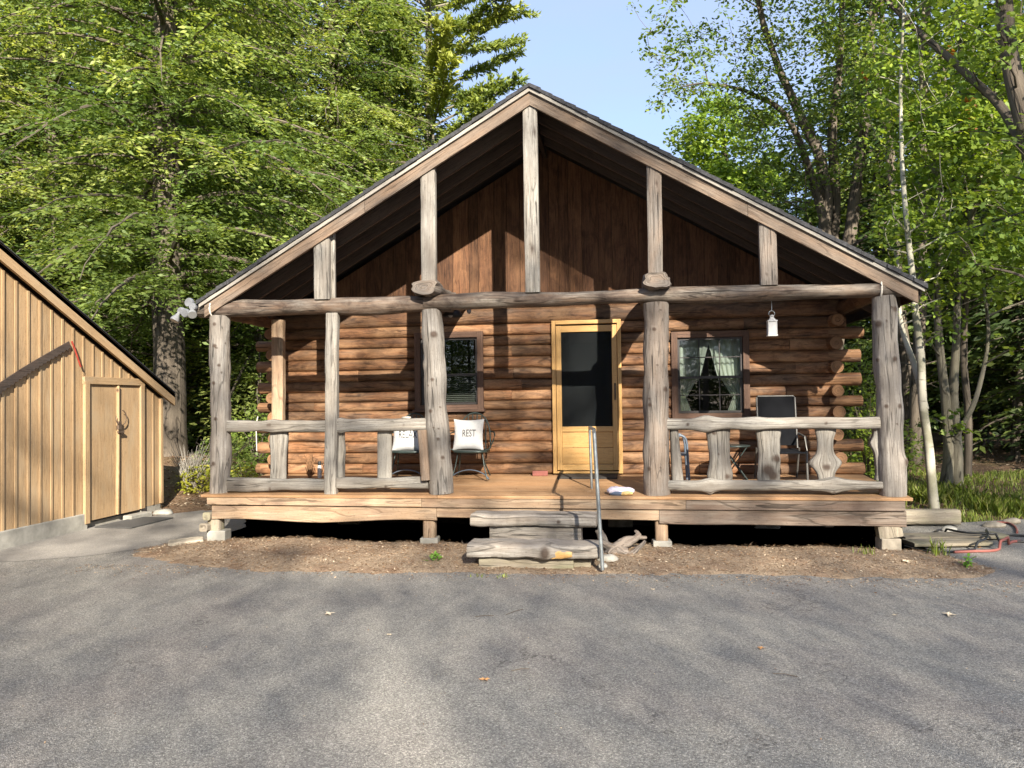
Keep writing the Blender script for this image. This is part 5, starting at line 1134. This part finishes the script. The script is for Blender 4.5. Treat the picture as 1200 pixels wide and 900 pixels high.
# grass bank
def blades(name, pts, h0, h1, mat, seed, lean=.35, wd=.006):
    rg = np.random.default_rng(seed); N = len(pts); P = np.array(pts); a = rg.uniform(0, 6.28, N); h = rg.uniform(h0, h1, N); ln = rg.uniform(.05, lean, N) * h
    dx, dy = np.cos(a), np.sin(a); w0 = wd * rg.uniform(.7, 1.4, N); V = np.zeros((N, 5, 3)); px_, py_ = -dy * w0, dx * w0
    V[:, 0] = P - np.stack([px_, py_, 0 * w0], 1); V[:, 1] = P + np.stack([px_, py_, 0 * w0], 1); mid_ = P + np.stack([dx * ln * .35, dy * ln * .35, h * .6], 1)
    V[:, 2] = mid_ + np.stack([px_, py_, 0 * w0], 1) * .7; V[:, 3] = P + np.stack([dx * ln, dy * ln, h], 1); V[:, 4] = mid_ - np.stack([px_, py_, 0 * w0], 1) * .7
    me = bpy.data.meshes.new(name); me.vertices.add(N * 5); me.vertices.foreach_set('co', V.astype(np.float32).ravel()); me.loops.add(N * 5); me.loops.foreach_set('vertex_index', np.arange(N * 5, dtype=np.int32))
    me.polygons.add(N); me.polygons.foreach_set('loop_start', np.arange(0, N * 5, 5, dtype=np.int32)); me.update(calc_edges=True)
    at_ = me.attributes.new('tint', 'FLOAT', 'POINT'); at_.data.foreach_set('value', np.repeat(rg.random(N), 5).astype(np.float32)); me.materials.append(M[mat]); return me
rg = np.random.default_rng(3); pts = []
while len(pts) < 9000:
    x, y = rg.uniform(4.6, 10), rg.uniform(2.6, 6.8)
    if y < 3.2 and x < 5.2: continue
    if inside(x, y, drive): continue
    d = .55 + .5 * nz(x * 1.2, y * 1.2)
    if rg.random() < d: pts.append((x, y, gz(x, y) - .01))
tag(link('grass', blades('grass', pts, .04, .13, 'grass', 4, .6)), None, None, None, 'stuff')
pts = []
for (cx_, cy_, r_, n_) in ((gp(1185, 600)[0], gp(1185, 600)[1] + .3, .42, 700), (gp(1115, 600)[0] + .05, 4.3, .3, 350), (gp(1150, 600)[0], 4.2, .5, 350), (gp(1215, 600)[0], 3.6, .5, 500)):
    for _ in range(n_): a = rg.uniform(0, 6.28); d = r_ * rg.random() ** .6; x, y = cx_ + d * math.cos(a), cy_ + d * math.sin(a); pts.append((x, y, max(0, gz(x, y)) - .01))
tag(link('tall_grass', blades('tall_grass', pts, .10, .26, 'grass', 5, .7, .006)), None, None, None, 'stuff')
def tuft(px, py, n, h, r, label, mat='grass', leafy=False):
    p = gat(px, py, .03); z = bedz(p.x, p.y) if inside(p.x, p.y, bed) else 0
    if leafy: return bush('weed', label, (p.x, p.y, z), r, n, mat, int(px), .05, h=h, cat='weed', stems=5)
    rg = np.random.default_rng(int(px)); q = [(rg.normal(0, r), rg.normal(0, r), 0) for _ in range(n)]; o = link('weed', blades('weed', q, h * .5, h, mat, int(px), .6, .006)); o.location = (p.x, p.y, z - .005); tag(o, label, 'weed')
tuft(505, 659, 130, .06, .13, 'bright green low weed in the dirt left of the steps', 'sprig', True)
tuft(1135, 664, 60, .10, .06, 'small green weed at the right end of the dirt bed', 'sprig', True); tuft(1097, 652, 26, .2, .05, 'grass tuft just right of the corner pier'); tuft(368, 632, 40, .12, .05, 'little pale-leaved weed under the left deck boards', 'mapled', True)
tuft(1012, 652, 14, .12, .04, 'sparse grass sprig left of the right pier'); tuft(560, 672, 12, .05, .03, 'tiny sprig at the left foot of the lower step')
tuft(588, 673, 14, .05, .03, 'tiny weed at the asphalt edge in front of the lower step')
# litter on the dirt, forest edge and a little on the asphalt
def litter(name, n, fn, s0, s1, seed, tmpl=OVAL, mat='litter', lift=.004):
    rg = np.random.default_rng(seed); P = []
    while len(P) < n:
        q = fn(rg)
        if q is not None: P.append((q[0], q[1], q[2] + lift + rg.random() * .008))
    P = np.array(P); N = len(P); nr = unit(np.array([0, 0, 1.]) + rg.normal(0, .22, (N, 3))); x = unit(np.cross(nr, rg.normal(0, 1, (N, 3)))); y = unit(np.cross(nr, x))
    me = leafmesh(name, P, x, y, tmpl, rg.uniform(s0, s1, N), rg.random(N), M[mat]); return tag(link(name, me), None, None, None, 'stuff')
def onbed(rg):
    x, y = rg.uniform(-5.1, 5.1), rg.uniform(-1.6, 1.2)
    z = bedz(x, y); return (x, y, z) if z > -.004 else None
litter('bed_litter', 9000, onbed, .008, .036, 1); litter('bed_needles', 9000, onbed, .03, .08, 2, [(0, 0, 0), (.5, .025, .02), (1, 0, 0), (.5, -.025, .02)])
def onmulch(rg):
    x, y = rg.uniform(-13, -4.4), rg.uniform(2.6, 11)
    return None if (inside(x, y, drive) or inside(x, y, pth)) else (x, y, gz(x, y))
litter('mulch', 9000, onmulch, .03, .10, 3)
def onwood(rg):
    x, y = rg.uniform(4.6, 14), rg.uniform(2.8, 13); return None if inside(x, y, drive) else (x, y, gz(x, y))
litter('woodland_litter', 6000, onwood, .03, .09, 4)
def edge(rg):
    x = rg.uniform(-5, 5); y = -1.2 - abs(rg.normal(0, .22)); return (x, y, .0)
litter('edge_litter', 2200, edge, .01, .028, 6)
def spread(rg): return (rg.uniform(-8, 8), rg.uniform(-7, 2.5), .001) if True else None
litter('scattered_crumbs', 1100, spread, .006, .016, 7)
# single fallen leaves on the asphalt
def fallen(px, py, s, mat, rz, label):
    n = 11; V_ = [Vector((0, 0, 0))]; lobes = [1, .42, .8, .4, .95, .38, .62, .3, .95, .4, .8, .42]
    L_ = []
    for i in range(24):
        a = 2 * math.pi * i / 24; r = .5 * (lobes[i // 2 % 12] if i % 2 == 0 else (lobes[i // 2 % 12] + lobes[(i // 2 + 1) % 12]) / 2 * .8); L_.append((r * math.cos(a), r * math.sin(a), .10 * abs(math.sin(a * 1.5 + px)) + .02))
    VV = [(0, 0, .03)] + L_; FF = [(0, i + 1, (i + 1) % 24 + 1) for i in range(24)]; o = raw_mesh('fallen_leaf', [(a * s, b * s, c * s) for a, b, c in VV], FF, M[mat])
    sm_ = o.modifiers.new('s', 'SOLIDIFY'); sm_.thickness = .0012
    p = gat(px, py, .004); z = bedz(p.x, p.y) if inside(p.x, p.y, bed) else .002; o.location = (p.x, p.y, z + .004); o.rotation_euler = (0, 0, rz); tag(o, label, 'leaf', 'fallen leaves on the drive and dirt')
for a in ((385, 720, .11, 'leafp', .3, 'curled tan leaf on the asphalt left of centre'), (568, 797, .085, 'leafb', 1.2, 'orange leaf on the asphalt below the log steps'), (892, 760, .07, 'leafb', 2.2, 'faint orange leaf on the asphalt right of centre'),
          (1112, 721, .13, 'leafp', .1, 'pale flat leaf on the asphalt at the right'), (456, 744, .05, 'leafp', 2, 'tiny pale leaf on the asphalt near the curled tan one'), (765, 691, .05, 'leafp', .5, 'tiny white leaf on the asphalt right of the handrail'),
          (1048, 721, .05, 'leafp', 1.5, 'small pale leaf left of the flat one on the asphalt'), (1062, 665, .16, 'leafp', .8, 'large pale leaf on the dirt near the right pier'), (1148, 642, .06, 'leafb', .8, 'brown leaf beside the red hose')): fallen(*a)
k = MB(); 
for (x, y, a) in ((568, 722, .3), (610, 785, .4), (920, 791, -.3), (603, 717, 1)):
    p = gat(x, y, .006); d = Vector((math.cos(a), math.sin(a), 0)) * random.uniform(.05, .12); k.tube([p - d, p + Vector((0, .01, .004)), p + d], .003, 5)
tag(k.build('twigs', M['twig']), None, None, None, 'stuff')

# ================================================================== the tall trees across the drive, behind the camera: unseen, crown gaps placed by a light mask to dapple the scene
Ln = -SUN_L
def lit(u, v):
    """chosen openness of the canopy seen along the sun's direction through the point (u, 1.9, v)"""
    G2 = lambda cx, cy, rx, ry, a: a * math.exp(-((u - cx) / rx) ** 2 - ((v - cy) / ry) ** 2)
    am = 1 - .95 * (1 - sm(-1.8, -1.2, v)); o_ = .45 - .02 * (1 - sm(-1.8, -1.2, v)) + am * (.55 * nz(u * .8, v * .8, 3) + .5 * nz(u * 1.9, v * 1.9, 7) + .25 * nz(u * 4, v * 4, 9))
    if u > 5.5: o_ -= .30 * sm(5.5, 7.5, u) * (1 - sm(4, 6, v))
    if v > 6: o_ += .5 * sm(6, 9, v)
    o_ += G2(-2.0, 3.9, 1.5, .9, .7) + G2(-.3, 3.5, .6, .6, .2) + G2(-3.3, 1.4, 1.1, .55, .6) + G2(-1.9, 3.0, 1.2, .25, .3) + G2(.84, 2.8, .2, .25, .4) + G2(4.1, 2.6, .5, .5, .5) + G2(2.95, 2.05, .3, .18, .5) + G2(2.1, 1.35, .35, .2, .4)
    o_ += G2(-3.5, -.65, 1.6, .45, .55) + G2(-3.2, -1.7, .8, .4, .5) + G2(-.5, .25, 1.0, .3, .4) + G2(-2.95, -4.1, .32, 1.0, .75) + G2(1.6, -1.4, .5, .25, .4) + G2(2.2, .55, .8, .2, .3) + G2(-.8, -.4, .9, .3, .25)
    o_ += G2(-7.1, 1.8, .9, 2.6, .8) - G2(-7.0, .55, .25, .35, .5) + G2(-7.0, -1.2, .8, .5, .3) + G2(-5.6, -2.2, .7, .7, .2)
    o_ -= G2(-.6, 2.45, 1.2, .3, .35) + G2(3.0, 1.5, 1.1, .5, .25) + G2(3.3, 2.75, .6, .35, .3) + G2(.7, 3.7, .6, .6, .45)
    o_ -= G2(2.2, 4.4, 1.7, 1.0, .4) - G2(2.3, 2.45, .6, .35, .4) + G2(-1.3, 2.45, .9, .2, .2) + G2(1.5, -3, 2, 1, .12)
    return min(.98, max(.06, o_))
rg = np.random.default_rng(123); TR = [(-.5, -33), (6, -38), (2.5, -29), (18.9, -36), (22.5, -31), (28, -37), (32, -30)]
occ = {i: [] for i in range(len(TR))}; area = .0085; U0, U1, V0, V1 = -10., 17., -7.5, 10.
def put_leaf(u, v):
    y = rg.uniform(-40, -27); t_ = (1.9 - y) / 1.92; P = (u + .755 * t_, y, v + 1.08 * t_)
    i = min(range(len(TR)), key=lambda j: (TR[j][0] - P[0]) ** 2 + .35 * (TR[j][1] - y) ** 2); occ[i].append(P)
CELL = .045; vv_ = V0
while vv_ < -1.6:                                       # leaves spread evenly on purpose to keep shade on the drive soft
    acc = rg.random(); uu_ = U0
    while uu_ < U1:
        acc += (1 - lit(uu_, vv_)) * 1.12 / area * CELL * CELL
        if acc >= 1: acc -= 1; put_leaf(uu_ + rg.uniform(0, CELL), vv_ + rg.uniform(0, CELL))
        uu_ += CELL
    vv_ += CELL
for _ in range(60000):
    u, v = rg.uniform(U0, U1), rg.uniform(V0, V1)
    if v < -1.6: continue
    lam = -math.log(lit(u, v)) / area * (U1 - U0) * (V1 - V0) / 60000
    for _k in range(rg.poisson(lam)):
        y = rg.uniform(-40, -27); t_ = (1.9 - y) / 1.92; P = (u + .755 * t_, y, v + 1.08 * t_)
        i = min(range(len(TR)), key=lambda j: (TR[j][0] - P[0]) ** 2 + .35 * (TR[j][1] - y) ** 2); occ[i].append(P)
for i, (tx, ty) in enumerate(TR):
    P = np.array(occ[i]); N = len(P)
    if not N: continue
    t = thing('dapple_maple_tree', 'unseen tall maple across the drive, its crown shaped to dapple the porch', 'tree', (tx, ty, 0), 'tall trees across the drive')
    nr = unit(np.array(Ln) + rg.normal(0, .45, (N, 3))); x = unit(np.cross(nr, rg.normal(0, 1, (N, 3)))); y = unit(np.cross(nr, x))
    o = link('crown', leafmesh('crown', P - np.array([tx, ty, 0]), x, y, [(-.5, 0, 0), (-.15, .4, 0), (.2, .3, 0), (.55, .05, 0), (.25, -.35, 0), (-.2, -.4, 0)], rg.uniform(.10, .16, N), rg.random(N), M['maple']), t)
    k = MB(); H = P[:, 2].max(); k.loft(wob(lin((0, 0, -.2), (0, 0, H * .9), 20), .25, .15, i), list(np.linspace(.2, .05, 20)), n=12, up=(0, 1, 0), rough=.1)
    for j in rg.choice(N, min(5, N), replace=False):
        q = Vector(P[j] - np.array([tx, ty, 0])); z_ = max(3., min(H * .85, q.z - q.xy.length * .6)); k.tube([(0, 0, z_), (q.x * .5, q.y * .5, z_ * .45 + q.z * .55), q], [.022, .014, .006], 5)
    k.build('trunk', M['bark'], t)
# understory far side of the drive, mirrored in the windows

random.seed(31)
for i in range(34):
    X = -34 + i * 2.1 + random.uniform(-.8, .8); Yq = random.choice((-44, -50, -57)) + random.uniform(-2, 2)
    t = thing('evergreen_tree', 'dark evergreen in the wood line across the drive behind the tall maples', 'tree', (X, Yq, -.1), 'evergreens across the drive'); sc_ = random.uniform(.6, .85); t.rotation_euler = (0, 0, random.uniform(0, 6)); t.scale = (sc_,) * 3
    link('trunk', DEEP[i % 2][0], t); link('crown', DEEP[i % 2][1], t)
